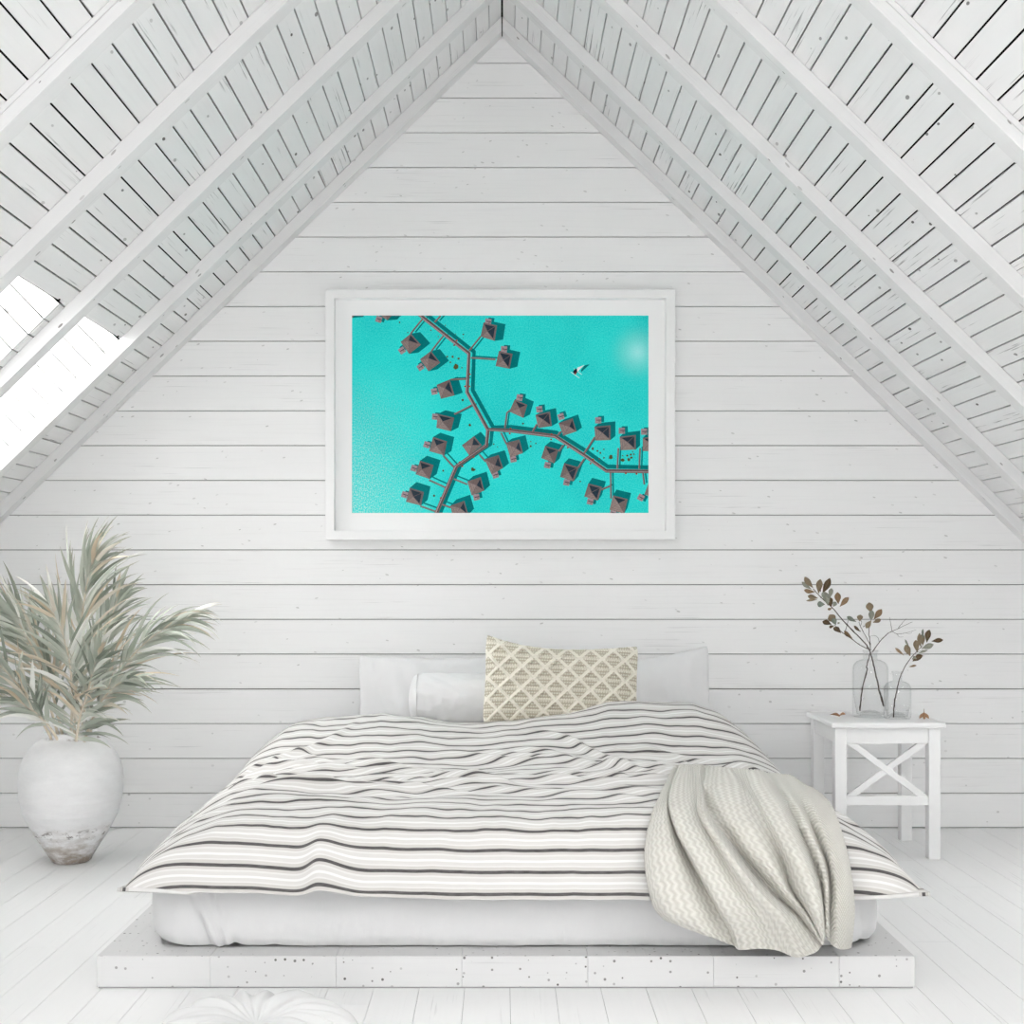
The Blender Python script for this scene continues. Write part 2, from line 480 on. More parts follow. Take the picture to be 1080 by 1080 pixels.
    H = [('A', [(620, 215), (725, 330), (605, 425), (515, 300)], (597, 287), (530, 390), -.6), ('A', [(830, 395), (925, 515), (805, 605), (715, 480)], (803, 470), (722, 562), -.6),
         ('B', [(140, 690), (190, 855), (50, 890), (5, 745)], (90, 780), (-20, 815), -.2), ('B', [(490, 100), (630, 130), (605, 290), (460, 245)], (530, 190), (538, 92), .15),
         ('B', [(650, 395), (790, 425), (760, 578), (615, 550)], (695, 490), (702, 377), .1), ('D', [(420, 210), (550, 265), (510, 400), (365, 335)], (468, 300), (470, 190), .15),
         ('C', [(410, 15), (580, 55), (545, 195), (395, 160)], (460, 95), (382, 45), .1), ('C', [(360, 255), (505, 300), (475, 445), (320, 400)], (395, 345), (295, 335), .3),
         ('C', [(225, 500), (365, 545), (325, 690), (180, 640)], (245, 590), (162, 578), .3), ('C', [(120, 780), (265, 825), (235, 965), (80, 925)], (155, 872), (66, 852), .3),
         ('C', [(785, 245), (865, 340), (735, 445), (660, 340)], (765, 340)), ('D', [(255, 785), (300, 920), (180, 985), (110, 830)], (215, 890), (220, 992), -.3),
         ('C', [(855, 670), (890, 810), (760, 860), (715, 715)], (810, 755), (810, 878), -.2), ('C', [(685, 915), (725, 1060), (570, 1100), (540, 965)], (640, 990)),
         ('D', [(470, 625), (505, 765), (375, 810), (330, 660)], (430, 715), (405, 828), -.2), ('D', [(785, 335), (805, 485), (665, 505), (635, 370)], (718, 420), (675, 312), -.1),
         ('D', [(1020, 405), (1060, 540), (925, 585), (875, 455)], (985, 490), (900, 388), -.3), ('D', [(735, 690), (875, 730), (830, 870), (695, 815)], (780, 775), (760, 890), .2),
         ('E', [(140, 550), (285, 590), (235, 730), (100, 685)], (185, 640), (165, 740), .2), ('E', [(440, 190), (600, 175), (600, 320), (450, 325)], (520, 250), (478, 125), 0),
         ('E', [(690, 290), (850, 270), (850, 415), (702, 422)], (770, 342), (712, 228), 0), ('E', [(920, 300), (1060, 280), (1060, 430), (920, 430)], (990, 350), (932, 238), 0),
         ('E', [(380, 750), (515, 785), (475, 920), (340, 880)], (412, 838), (398, 930), .2), ('E', [(625, 870), (770, 905), (735, 1050), (590, 1010)], (680, 950), (625, 1040), .2),
         ('E', [(985, 720), (1100, 760), (1060, 900), (935, 860)], (1000, 800), (900, 890), .5), ('A', [(330, -60), (440, 10), (375, 78), (280, 0)], (360, 0), (290, 66), .3),
         ('A', [(0, -60), (60, -20), (20, 52), (-40, 20)], (10, 0))]
    for h in H: hut(*h)
    # corals and mooring buoys
    R_ = [('B', 170, 455, 16), ('B', 232, 472, 14), ('B', 115, 452, 11), ('B', 148, 512, 10), ('B', 265, 568, 8), ('B', 275, 905, 14), ('B', 205, 560, 34), ('B', 282, 222, 10), ('B', 200, 218, 6), ('B', 95, 130, 7),
          ('B', 280, 256, 6), ('A', 830, 180, 9), ('A', 905, 245, 8), ('A', 505, 98, 9), ('A', 590, 205, 8), ('A', 980, 130, 8), ('C', 743, 130, 15), ('C', 770, 592, 26), ('C', 465, 603, 14), ('C', 372, 862, 14), ('C', 990, 328, 9), ('C', 1028, 356, 8),
          ('D', 507, 458, 12), ('D', 585, 693, 13), ('D', 640, 665, 9), ('D', 588, 645, 8), ('D', 5, 935, 13), ('E', 425, 405, 16), ('E', 470, 428, 12), ('E', 500, 447, 12), ('E', 534, 412, 9), ('E', 605, 490, 26), ('E', 535, 497, 10), ('E', 490, 505, 10),
          ('E', 720, 518, 22), ('E', 765, 474, 14), ('E', 800, 465, 14), ('E', 832, 460, 9), ('E', 780, 515, 18), ('E', 805, 495, 16), ('E', 720, 474, 8), ('E', 820, 437, 8), ('E', 300, 730, 11)]
    random.seed(3)
    for c, x, y, r in R_:
        n_ = 7
        poly([cv(c, (x + r * random.uniform(.6, 1.1) * math.cos(k * 2 * math.pi / n_), y + r * random.uniform(.6, 1.1) * math.sin(k * 2 * math.pi / n_))) for k in range(n_)], rock, 1.6)
    for c, x, y in (('B', 187, 335), ('B', 212, 287), ('B', 345, 760), ('B', 300, 760), ('B', 350, 636), ('C', 665, 557), ('C', 637, 515), ('C', 780, 462), ('C', 440, 885), ('D', 378, 512), ('D', 370, 562), ('D', 803, 570), ('D', 797, 622), ('D', 970, 708),
                    ('E', 752, 650), ('E', 858, 655), ('E', 402, 553), ('E', 428, 513), ('A', 1070, 335)):
        poly([cv(c, (x + 11 * math.cos(k), y + 9 * math.sin(k))) for k in range(6)], redd, 3.2)
    # the little sailing boat
    bx, by, bk = 560, 330, 8.31
    def bp(x, y): return (bx + x / bk, by + y / bk)
    poly([bp(440, 500), bp(470, 460), bp(515, 450), bp(440, 520)], sh, 1)
    poly([bp(405, 480), bp(467, 457), bp(405, 518)], white, 3)
    line(None, [bp(350, 518), bp(425, 572)], .55, white, 2); line(None, [bp(375, 487), bp(445, 540)], .5, white, 2)
    poly([bp(366, 515), bp(395, 485), bp(412, 515), bp(385, 540)], navy, 2.5)
    poly([bp(385, 520), bp(404, 525), bp(388, 545)], redd, 2.7)
    wm = NT('printed turquoise water')
    c = wm.coords('UV', (1, 1, 1))
    n1 = wm.noise(wm.coords('UV', (170, 170, 1)), 1, 2); n2 = wm.noise(c, 3.0, 3)
    sep = wm.n('ShaderNodeSeparateXYZ'); wm.l(c, sep.inputs[0])
    col = wm.mix(wm.ramp(n2, .35, .7), (.022, .76, .72), (.012, .66, .65))
    col = wm.mix(wm.math('MULTIPLY', wm.ramp(n1, .45, .8), .55), col, (.16, .86, .80))
    col = wm.mix(wm.math('MULTIPLY', wm.ramp(n1, .5, .25), .45), col, (.005, .47, .48))
    leftw = wm.math('MULTIPLY', wm.ramp(sep.outputs[0], .45, .0), wm.ramp(sep.outputs[1], .75, .1))
    spk = wm.ramp(wm.noise(wm.coords('UV', (210, 130, 1)), 1, 3, .7), .46, .66)
    col = wm.mix(wm.math('MULTIPLY', leftw, spk), col, (.72, .85, .84))
    gl = wm.n('ShaderNodeVectorMath', operation='DISTANCE'); wm.l(c, gl.inputs[0]); gl.inputs[1].default_value = (1.44, .81, 0)
    gf = wm.math('MULTIPLY', wm.math('POWER', wm.ramp(gl.outputs['Value'], .17, 0), 2.0), .6)
    col = wm.mix(gf, col, (.62, .96, .95))
    mats = [wm.base(col, .6, .05)]
    def flat(name, c_, v=.25):
        m_ = NT(name); nz = m_.noise(m_.coords('Object', (1, 1, 1)), 420, 2)
        return m_.base(m_.mix(m_.ramp(nz, .3, .7), tuple(x * (1 - v) for x in c_), tuple(min(1, x * (1 + v)) for x in c_)), .6, .05)
    for nm, c_ in (('printed water shade', (.0, .19, .20)), ('printed deck boards', (.36, .27, .30)), ('printed thatch pale', (.30, .235, .22)), ('printed thatch mid', (.225, .175, .165)),
                   ('printed thatch brown', (.175, .13, .125)), ('printed thatch shade', (.025, .042, .06)), ('printed eaves', (.18, .135, .135)), ('printed jetty boards', (.165, .115, .11)), ('printed jetty rail', (.38, .28, .29)),
                   ('printed coral', (.10, .095, .03)), ('printed buoys', (.36, .05, .02)), ('printed sail white', (.9, .9, .9)), ('printed navy', (.01, .012, .03))):
        mats.append(flat(nm, c_))
    pm.build('print', mats, o)
build_picture()

# ------------------------------------------------------------------ bed platform and mattress
PY0, PY1, PZ = 3.551, 5.78, .0856
def build_platform():
    mb = MB(); random.seed(21)
    x0, x1 = -1.078, 1.0975
    joints = [-1.078, -.7756, -.4413, -.107, .228, .562, .896, 1.0975]
    for a, b in zip(joints, joints[1:]):
        mb.box((a + .00025, PY0, .004), (b - .00025, PY1, PZ), 1, 0)
    mb.box((x0 + .004, PY0 + .003, 0.0), (x1 - .004, PY1 - .004, PZ - .003), 1, 1)
    o = mb.build('bed_platform', [M['platform'], M['groove']], origin=(0, 4.66, 0), bevel=.0012)
    return tag(o, 'low white speckled wooden bed platform on the floor under the mattress', 'platform')
build_platform()

MX0, MX1, MY0, MY1, MZ1 = -.965, 1.032, 3.632, 5.70, .365
def build_mattress():
    o = thing('mattress', 'thick mattress in a white fitted sheet on the low platform', 'mattress', (0.03, 4.66, PZ))
    mb = MB(); mb.box((MX0 + .045, MY0 + .030, PZ), (MX1 - .045, MY1 - .03, MZ1 - .03))
    mb.build('mattress_core', M['core'], o, bevel=.02)
    # sheet: rounded box skin, open below
    ring = []
    r = .10
    N = 1900
    def outline(t):              # rounded rectangle, t in 0..1 starting at the middle of the front
        w, d = MX1 - MX0, MY1 - MY0
        segs = [(w / 2 - r, 'l', ((MX0 + MX1) / 2, MY0), (1, 0)), (r * math.pi / 2, 'a', (MX1 - r, MY0 + r), -90),
                (d - 2 * r, 'l', (MX1, MY0 + r), (0, 1)), (r * math.pi / 2, 'a', (MX1 - r, MY1 - r), 0),
                (w - 2 * r, 'l', (MX1 - r, MY1), (-1, 0)), (r * math.pi / 2, 'a', (MX0 + r, MY1 - r), 90),
                (d - 2 * r, 'l', (MX0, MY1 - r), (0, -1)), (r * math.pi / 2, 'a', (MX0 + r, MY0 + r), 180),
                (w / 2 - r, 'l', (MX0 + r, MY0), (1, 0))]
        tot = sum(s[0] for s in segs); x = t * tot
        for s in segs:
            if x <= s[0] or s is segs[-1]:
                if s[1] == 'l': return (s[2][0] + s[3][0] * x, s[2][1] + s[3][1] * x, s[3][1], -s[3][0])
                an = math.radians(s[3]) + x / r
                return (s[2][0] + r * math.cos(an), s[2][1] + r * math.sin(an), math.cos(an), math.sin(an))
            x -= s[0]
    ring = [outline(i / N) for i in range(N)]
    levels = 26
    pts = []
    for (x, y, nx, ny) in ring:
        col = []
        # hem line
        lift = .004 + .004 * max(0, fbm(x * 5, y * 5, 3))
        if y < MY0 + .3:
            if x < MX0 + .16: lift += .011 * sstep(MX0 + .13, MX0 + .01, x)
            if x > MX1 - .24: lift += .012 * math.exp(-((x - MX1 + .05) / .06) ** 2)
            lift += .009 * math.exp(-((x + .728) / .018) ** 2) + .004 * math.exp(-((x + .62) / .02) ** 2)
        for j in range(levels):
            s = j / (levels - 1)
            if s < .78:
                h = s / .78
                z = lerp(PZ + lift, MZ1 - .045, h)
                bul = .004 + .010 * math.sin(math.pi * h) - .018 * (h ** 2) - .012 * max(0, 1 - h / .12) ** 2
                if y < MY0 + .12:        # tucked pleats running down from the left corner, small puckers at the hem
                    for (xa, xb, wd, am) in ((-.87, -.765, .014, .011), (-.83, -.742, .008, .008), (-.80, -.755, .010, -.009), (-.885, -.79, .018, -.006), (.98, .93, .02, .006), (.94, .985, .012, -.006)):
                        xc = lerp(xb, xa, h); bul += 1.5 * am * math.exp(-((x - xc) / wd) ** 2) * (1 - h * .75)
                    bul += .004 * fbm(x * 14, h * 2, 5) * (1 - h) ** 1.5
                bul += .003 * fbm(x * 3, y * 3 + z * 4, 2)
            else:
                a = (s - .78) / .22 * math.pi / 2
                z = MZ1 - .045 + .045 * math.sin(a); bul = -.014 - .05 * (1 - math.cos(a))
            col.append(Vector((x + nx * bul, y + ny * bul, z)))
        pts.append(col)
    mb = MB(); mb.grid(pts, None, closed_u=True)
    top = [c[-1] for c in pts]
    mb.face(top)
    ob = mb.build('fitted_sheet', M['sheet'], o, smooth=True, merge=.0002)
    return ob
build_mattress()

# ------------------------------------------------------------------ striped duvet
STRIPE = .0575
def build_duvet():
    m = NT('striped duvet cotton')
    uv = m.n('ShaderNodeUVMap'); sp = m.n('ShaderNodeSeparateXYZ'); m.l(uv.outputs[0], sp.inputs[0])
    jit = m.math('MULTIPLY', m.math('SUBTRACT', m.noise(m.coords('UV', (2.0, 14, 1)), 1, 2), .5), .006)
    v = m.math('DIVIDE', m.math('ADD', m.math('SUBTRACT', sp.outputs[1], .0135), jit), STRIPE)
    fr = m.math('FRACT', v)
    def band(c, w, soft=.012):
        d = m.math('ABSOLUTE', m.math('SUBTRACT', m.math('FRACT', m.math('ADD', m.math('SUBTRACT', fr, c), .5)), .5))
        return m.ramp(d, w + soft, w - soft)
    beige, light, darkc = (.555, .535, .51), (.77, .765, .755), (.062, .058, .058)
    col = m.mix(band(.5, .25, .02), beige, (.625, .61, .59))
    col = m.mix(band(.5, .055), col, light)
    col = m.mix(band(.26, .03), col, (.70, .69, .675)); col = m.mix(band(.76, .04), col, (.69, .68, .665))
    col = m.mix(band(0, .075), col, darkc)
    thr = m.noise(m.coords('UV', (40, 900, 1)), 1, 2)
    col = m.mix(m.math('MULTIPLY', m.ramp(thr, .35, .7), .10), col, (.95, .95, .94))
    c = m.coords('Object', (1, 1, 1))
    m.b.inputs['Sheen Weight'].default_value = .1
    m.bump(m.math('ADD', m.noise(c, 700, 2), m.math('MULTIPLY', m.noise(c, 30, 4), 3)), .16, .003)
    mat = m.base(col, .9, .1)

    crestX = [-1.03, -.997, -.918, -.835, -.755, -.708, -.611, -.456, -.312, -.196, -.078, .056, .186, .308, .398, .51, .64, .723, .831, .892, .961, 1.055, 1.09]
    crestZ = [.30, .346, .404, .473, .528, .548, .556, .570, .563, .541, .536, .541, .563, .588, .61, .619, .612, .612, .600, .584, .523, .382, .32]
    def top_head(n_):            # plateau height behind the shoulders along the crest (normalised x)
        x = n_ * (1.03 if n_ < 0 else 1.075)
        x = max(-.68, min(.86, x))
        return float(np.interp(x, crestX, crestZ))
    prof = [(0, 1), (.3, 1), (.60, 1.0), (.70, .965), (.78, .87), (.86, .66), (.93, .41), (.975, .18), (1, 0)]
    pts2 = [(a, b * .26) for a, b in prof]
    # arc-length table of the cross profile
    dense = [spline([(a, b, 0) for a, b in pts2], i / 200) for i in range(201)]
    arc = [0]
    for i in range(200): arc.append(arc[-1] + (dense[i + 1] - dense[i]).length)
    arc = [a / arc[-1] for a in arc]
    nx_t, cz_t = [d[0] for d in dense], [d[1] / .26 for d in dense]
    def cross(s):
        return float(np.interp(abs(s), arc, nx_t)), float(np.interp(abs(s), arc, cz_t))
    # lengthwise profile: q = 0 at the hem of the front, metres of cloth
    YB = 5.40
    lp = [(3.545, .0), (3.553, .05), (3.567, .11), (3.590, .165), (3.628, .207), (3.70, .235), (3.82, .248), (4.0, .25), (4.4, .25), (4.8, .25), (5.2, .25), (YB, .25)]
    dl = [spline([(a, b, 0) for a, b in lp], i / 400) for i in range(401)]
    al = [0]
    for i in range(400): al.append(al[-1] + (dl[i + 1] - dl[i]).length)
    LT = al[-1]
    yl, zl = [d[0] for d in dl], [d[1] / .25 for d in dl]
    NU, NV = 300, 420
    random.seed(77)
    ridges = []
    for k in range(90):
        rx, ry = random.uniform(-.9, 1.0), random.choice([random.uniform(3.78, 4.45), random.uniform(3.95, 4.75)])
        ridges.append((rx, ry, random.gauss(0, .20) + (.12 if rx < 0 else -.14), random.uniform(.12, .30), random.uniform(.016, .034), random.uniform(.007, .021)))
    for k in range(12):
        ridges.append((random.uniform(-.7, .8), random.uniform(4.7, 5.0), random.gauss(0, .10), random.uniform(.15, .35), random.uniform(.025, .045), random.uniform(.003, .008)))
    P_ = np.zeros((NU + 1, NV + 1, 3)); UVs = np.zeros((NU + 1, NV + 1, 2))
    for j in range(NV + 1):
        t = j / NV
        q = LT * (t ** 1.0)
        Y = float(np.interp(q, al, yl)); cy = float(np.interp(q, al, zl))
        for i in range(NU + 1):
            s = -1 + 2 * i / NU
            n_, cx = cross(s)
            sg = -1 if s < 0 else 1
            fy = sstep(5.1, 3.6, Y)
            half = lerp(1.02, 1.012, fy) if sg < 0 else lerp(1.07, 1.115, fy)
            X = sg * n_ * half * (1 - .035 * max(0, 1 - q / .045) ** 1.5 * abs(n_) ** 8)
            # plateau height
            fh = sstep(4.58, 5.04, Y) * (1 - .0 * t)
            back = sstep(5.12, 5.26, Y)
            zt = lerp(lerp(.436, .455, sstep(4.2, 3.8, Y)) + .02 * sstep(-.2, .8, X), top_head(sg * n_), fh)
            zt = lerp(zt, .475, back)
            hem = lerp(.30, lerp(.236, .262, min(1, abs(n_) ** 4)), sstep(4.1, 3.6, Y))
            hem += lerp(0, .012, sstep(.5, -.6, X)) * (1 - cy)
            zz = hem + (zt - hem) * max(0, 1 - (max(0, 1 - cx) ** 2.2 + max(0, 1 - cy) ** 2.2) ** (1 / 2.2))
            # wrinkles on top
            w = 0
            inner = min(1, cx * 1.2) * sstep(.0, .85, cy)
            for rx, ry, an, ln, wd, am in ridges:
                dx, dy = X - rx, Y - ry
                if abs(dx) > ln * 2.4 or abs(dy) > .5: continue
                ca, sa = math.cos(an), math.sin(an)
                a = dx * ca + dy * sa; b = -dx * sa + dy * ca + .05 * math.sin(a * 9)
                e = (a / ln) ** 2 + (b / wd) ** 2
                if e < 7: w += am * math.exp(-e)
            w += .010 * fbm(X * 4, Y * 6, 1, 3) + .018 * fbm(X * 1.7, Y * 2, 9, 2) * sstep(3.7, 4.0, Y)
            zz += w * inner * (1 - .7 * back)
            # folds of the hanging front and sides
            hang = 1 - cy
            side = 1 - cx
            dyy = hang * (.006 * math.sin(X * 23 + 2.2 * math.sin(X * 5)) + .014 * fbm(X * 3.2, 4, q * 2, 2))
            dxx = side * sg * (.012 * math.sin(Y * 14 + 1.7 * math.sin(Y * 6)) + .012 * fbm(Y * 4, 2, 3, 2)) * sstep(3.6, 3.8, Y)
            # the pinched pleat left of the middle
            g1 = math.exp(-((X + .485) / (.035 if X < -.485 else .065)) ** 2)
            fr_ = sstep(.36, .02, q)
            zz += .040 * g1 * fr_ * sstep(-.02, .12, q + .05)
            dyy -= .016 * g1 * fr_
            # gathers along the front shoulder
            zz += .010 * fbm(X * 6.5, q * 3, 7, 3) * math.exp(-((q - .25) / .12) ** 2) * cx
            zz += hang * .008 * fbm(X * 2.5, 1.5, 4, 2)
            # corners stand out a little
            cor = hang * side
            Xo = X + dxx + sg * (.02 if sg > 0 else .004) * cor
            P_[i, j] = (Xo, Y - abs(dyy) * .8 - .004 + dyy * .2 - .02 * cor, zz)
            UVs[i, j] = (X * 1.0, q + .006 * fbm(X * 2, Y * 2, 8, 2))
    # cloth length along the slopes keeps the stripe spacing even
    dv = np.linalg.norm(P_[:, 1:] - P_[:, :-1], axis=2)
    sm = np.cumsum(np.concatenate([np.zeros((NU + 1, 1)), dv], 1), 1)
    ker = np.ones(41) / 41
    pad = np.pad(sm, ((20, 20), (0, 0)), mode='edge')
    smooth_ = np.stack([np.convolve(pad[:, j], ker, 'valid') for j in range(NV + 1)], 1)
    UVs[:, :, 1] = lerp(smooth_, sm, .25)
    mb = MB()
    mb.grid([[Vector(p) for p in r] for r in P_], [[tuple(u) for u in r] for r in UVs])
    ob = mb.build('duvet', mat, origin=(0, 4.5, .25), smooth=True, merge=0)
    md = ob.modifiers.new('thickness', 'SOLIDIFY'); md.thickness = .010; md.offset = -1
    tag(ob, 'crumpled white and beige duvet with thin charcoal stripes spread over the bed', 'duvet')
    verts = [tuple(p) for r in P_ for p in r]
    faces = [(i * (NV + 1) + j, (i + 1) * (NV + 1) + j, (i + 1) * (NV + 1) + j + 1, i * (NV + 1) + j + 1) for i in range(NU) for j in range(NV)]
    return BVHTree.FromPolygons(verts, faces), P_
DUVET, DP = build_duvet()
# which way is 'out' of the duvet: make the thickness go inwards
d_ob = bpy.data.objects['duvet']
if sum(p.normal.z for p in d_ob.data.polygons) < 0: d_ob.data.flip_normals()

# ------------------------------------------------------------------ cream throw
def ray_duvet(px, py):
    d = Vector(((px - VX) / F, 1, -(py - VY) / F)).normalized()
    h = DUVET.ray_cast(Vector((0, 0, EYE)), d)
    return h[0].y if h[0] else None
def build_throw():
    K4 = 4.5
    def c(pts): return [(670 + x / K4, 790 + y / K4, d) for x, y, d in pts]
    # fold lines from left to right, each from the bed top down to the gathered bottom: (x, y, height of the fold)
    lines = [
        c([(185, 90, 0), (130, 200, 0), (75, 330, 0), (48, 470, .0), (55, 600, .0), (85, 735, 0), (130, 795, 0), (165, 815, 0)]),
        c([(190, 84, .02), (140, 210, .02), (100, 340, .03), (88, 470, .04), (105, 600, .045), (140, 740, .05), (190, 810, .05), (230, 842, .045)]),
        c([(195, 82, .02), (150, 230, .03), (150, 350, .035), (175, 480, .045), (215, 600, .055), (260, 740, .06), (310, 840, .06), (350, 888, .05)]),
        c([(200, 80, .0), (158, 250, .0), (185, 380, .0), (250, 510, .0), (315, 630, .01), (385, 760, .02), (440, 860, .02), (470, 935, .02)]),
        c([(215, 80, .03), (170, 230, .05), (205, 370, .055), (270, 500, .06), (335, 620, .065), (405, 745, .065), (470, 850, .05), (500, 950, .04)]),
        c([(250, 80, .03), (235, 220, .05), (270, 350, .055), (330, 470, .065), (400, 600, .07), (475, 720, .07), (550, 830, .06), (590, 945, .045)]),
        c([(280, 80, .02), (285, 190, .03), (300, 310, .035), (370, 440, .045), (445, 570, .05), (530, 700, .055), (615, 820, .05), (680, 955, .04)]),
        c([(300, 80, .025), (310, 185, .045), (325, 320, .065), (400, 440, .075), (490, 570, .08), (595, 700, .08), (690, 810, .07), (765, 985, .045)]),
        c([(320, 82, .02), (320, 215, .03), (345, 320, .03), (425, 440, .03), (520, 570, .03), (635, 700, .03), (750, 810, .04), (850, 965, .04)]),
        c([(345, 85, .01), (330, 235, .0), (370, 330, -.005), (450, 430, -.005), (555, 560, -.01), (670, 690, -.01), (780, 800, .0), (880, 935, .02)]),
        c([(400, 90, .03), (400, 190, .04), (440, 300, .04), (500, 420, .035), (590, 550, .03), (690, 680, .02), (800, 800, .02), (890, 930, .025)]),
        c([(450, 95, .03), (485, 160, .05), (510, 290, .05), (570, 410, .045), (650, 540, .04), (720, 670, .03), (810, 790, .03), (892, 925, .03)]),
        c([(490, 98, .02), (530, 195, .03), (585, 300, .025), (640, 400, .015), (700, 530, .005), (735, 655, .0), (815, 780, .01), (893, 918, .02)]),
        c([(530, 100, .03), (560, 190, .04), (620, 290, .04), (690, 410, .05), (750, 530, .055), (790, 640, .05), (840, 760, .05), (892, 905, .035)]),
        c([(580, 105, .03), (620, 190, .04), (680, 280, .045), (740, 400, .05), (800, 530, .06), (840, 630, .055), (875, 730, .05), (895, 890, .035)]),
        c([(620, 115, .01), (680, 200, .02), (735, 290, .02), (790, 400, .015), (845, 530, .01), (880, 630, .005), (892, 740, .005), (898, 880, .02)]),
        c([(660, 120, .03), (720, 210, .045), (780, 300, .045), (825, 400, .045), (880, 520, .04), (905, 630, .035), (910, 760, .03), (912, 890, .03)]),
        c([(700, 125, .02), (760, 210, .03), (815, 310, .02), (860, 420, .01), (905, 530, .0), (925, 640, .0), (925, 770, .01), (925, 915, .02)]),
        c([(740, 128, .03), (800, 195, .04), (860, 300, .045), (910, 420, .045), (945, 540, .04), (962, 660, .04), (965, 790, .04), (960, 945, .03)]),
        c([(790, 165, .02), (860, 210, .03), (915, 290, .035), (960, 410, .035), (995, 540, .035), (1012, 660, .035), (1015, 790, .035), (1000, 948, .025)]),
        c([(835, 185, .0), (890, 225, .0), (935, 280, .0), (978, 400, .0), (1010, 530, .0), (1030, 660, .0), (1036, 790, .0), (1022, 940, .0)]),
    ]
    nl = len(lines)
    basis = [(790, 4.30), (806, 4.16), (820, 3.97), (835, 3.80), (850, 3.69), (870, 3.605), (900, 3.545), (940, 3.525), (970, 3.528), (990, 3.545), (1012, 3.562)]
    bx, bv = [b[0] for b in basis], [b[1] for b in basis]
    NU, NV = 300, 260
    rows = [[spline([Vector(p) for p in ln], j / NV) for j in range(NV + 1)] for ln in lines]
    G = np.zeros((NU + 1, NV + 1, 3))
    rawY = np.zeros((NU + 1, NV + 1))
    for j in range(NV + 1):
        cp = [r[j] for r in rows]
        for i in range(NU + 1):
            p = spline(cp, i / NU)
            px, py, d = p
            Y = float(np.interp(py, bx, bv)) - 1.45 * max(-.012, d)
            h = ray_duvet(px, py)
            if h is not None: Y = min(Y, h - .013)
            # never behind the mattress front or under the platform top
            if py > 930: Y = min(Y, 3.60)
            zmin = PZ + .004
            rawY[i, j] = Y; G[i, j] = (px, py, Y)
    # smooth the distances so that the cloth stays one soft surface
    Ys = rawY.copy()
    for _ in range(10):
        a = np.pad(Ys, 1, mode='edge')
        av = (a[:-2, 1:-1] + a[2:, 1:-1] + a[1:-1, :-2] + a[1:-1, 2:] + 2 * a[1:-1, 1:-1]) / 6
        Ys = np.minimum(av, rawY + .004)
    pts = [[None] * (NV + 1) for _ in range(NU + 1)]
    for i in range(NU + 1):
        for j in range(NV + 1):
            px, py, _ = G[i, j]; Y = Ys[i, j]
            e = min(i, NU - i, j * 1.2) / 8.0
            if e < 1: py += .9 * (1 - e) * math.sin((i + j) * 1.3)        # ragged selvedge
            v = P(px, py, Y)
            if v.z < PZ + .003 and v.y > PY0 - .004: v.z = PZ + .003
            pts[i][j] = v
    W = np.array([[tuple(p) for p in r] for r in pts])
    du = np.cumsum(np.concatenate([np.zeros((1, NV + 1)), np.linalg.norm(W[1:] - W[:-1], axis=2)], 0), 0)
    du = du[:, :].mean(axis=1, keepdims=True) * np.ones((1, NV + 1))
    dv = np.cumsum(np.concatenate([np.zeros((NU + 1, 1)), np.linalg.norm(W[:, 1:] - W[:, :-1], axis=2)], 1), 1)
    uvs = [[(float(du[i, j]), float(dv[i, j])) for j in range(NV + 1)] for i in range(NU + 1)]
    umax = float(du[-1, 0])
    m = NT('cream chenille throw')
    uv = m.n('ShaderNodeUVMap'); sp = m.n('ShaderNodeSeparateXYZ'); m.l(uv.outputs[0], sp.inputs[0])
    U, V = sp.outputs[0], sp.outputs[1]
    wob = m.math('MULTIPLY', m.noise(m.coords('UV', (1, 1, 1)), 22, 3), .010)
    tri = m.math('ABSOLUTE', m.math('SUBTRACT', m.math('FRACT', m.math('MULTIPLY', V, 1 / .025)), .5))
    zig = m.math('ADD', m.math('ADD', U, m.math('MULTIPLY', tri, .014)), wob)
    h1 = m.math('SINE', m.math('MULTIPLY', zig, 2 * math.pi / .0165))
    h2 = m.math('SINE', m.math('MULTIPLY', m.math('ADD', V, wob), 2 * math.pi / .0125))
    band = m.ramp(U, umax * .70, umax * .74)
    mixh = m.n('ShaderNodeMix', data_type='FLOAT'); m.l(band, mixh.inputs[0]); m.l(h1, mixh.inputs[2]); m.l(h2, mixh.inputs[3])
    fuzz = m.noise(m.coords('UV', (1, 1, 1)), 420, 2)
    h = m.math('ADD', mixh.outputs[0], m.math('MULTIPLY', fuzz, 1.6))
    m.bump(h, .6, .003)
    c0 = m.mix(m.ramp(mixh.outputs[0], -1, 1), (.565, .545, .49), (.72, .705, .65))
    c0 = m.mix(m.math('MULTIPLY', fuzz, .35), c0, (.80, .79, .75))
    m.b.inputs['Sheen Weight'].default_value = .25
    mat = m.base(c0, .95, .05)
    mb = MB(); mb.grid(pts, uvs)
    o = mb.build('throw_blanket', mat, origin=tuple(W.mean(axis=(0, 1))), smooth=True)
    md = o.modifiers.new('thickness', 'SOLIDIFY'); md.thickness = .007; md.offset = 0
    return tag(o, 'cream zigzag knitted throw bunched over the striped duvet at the bed foot', 'blanket')
build_throw()

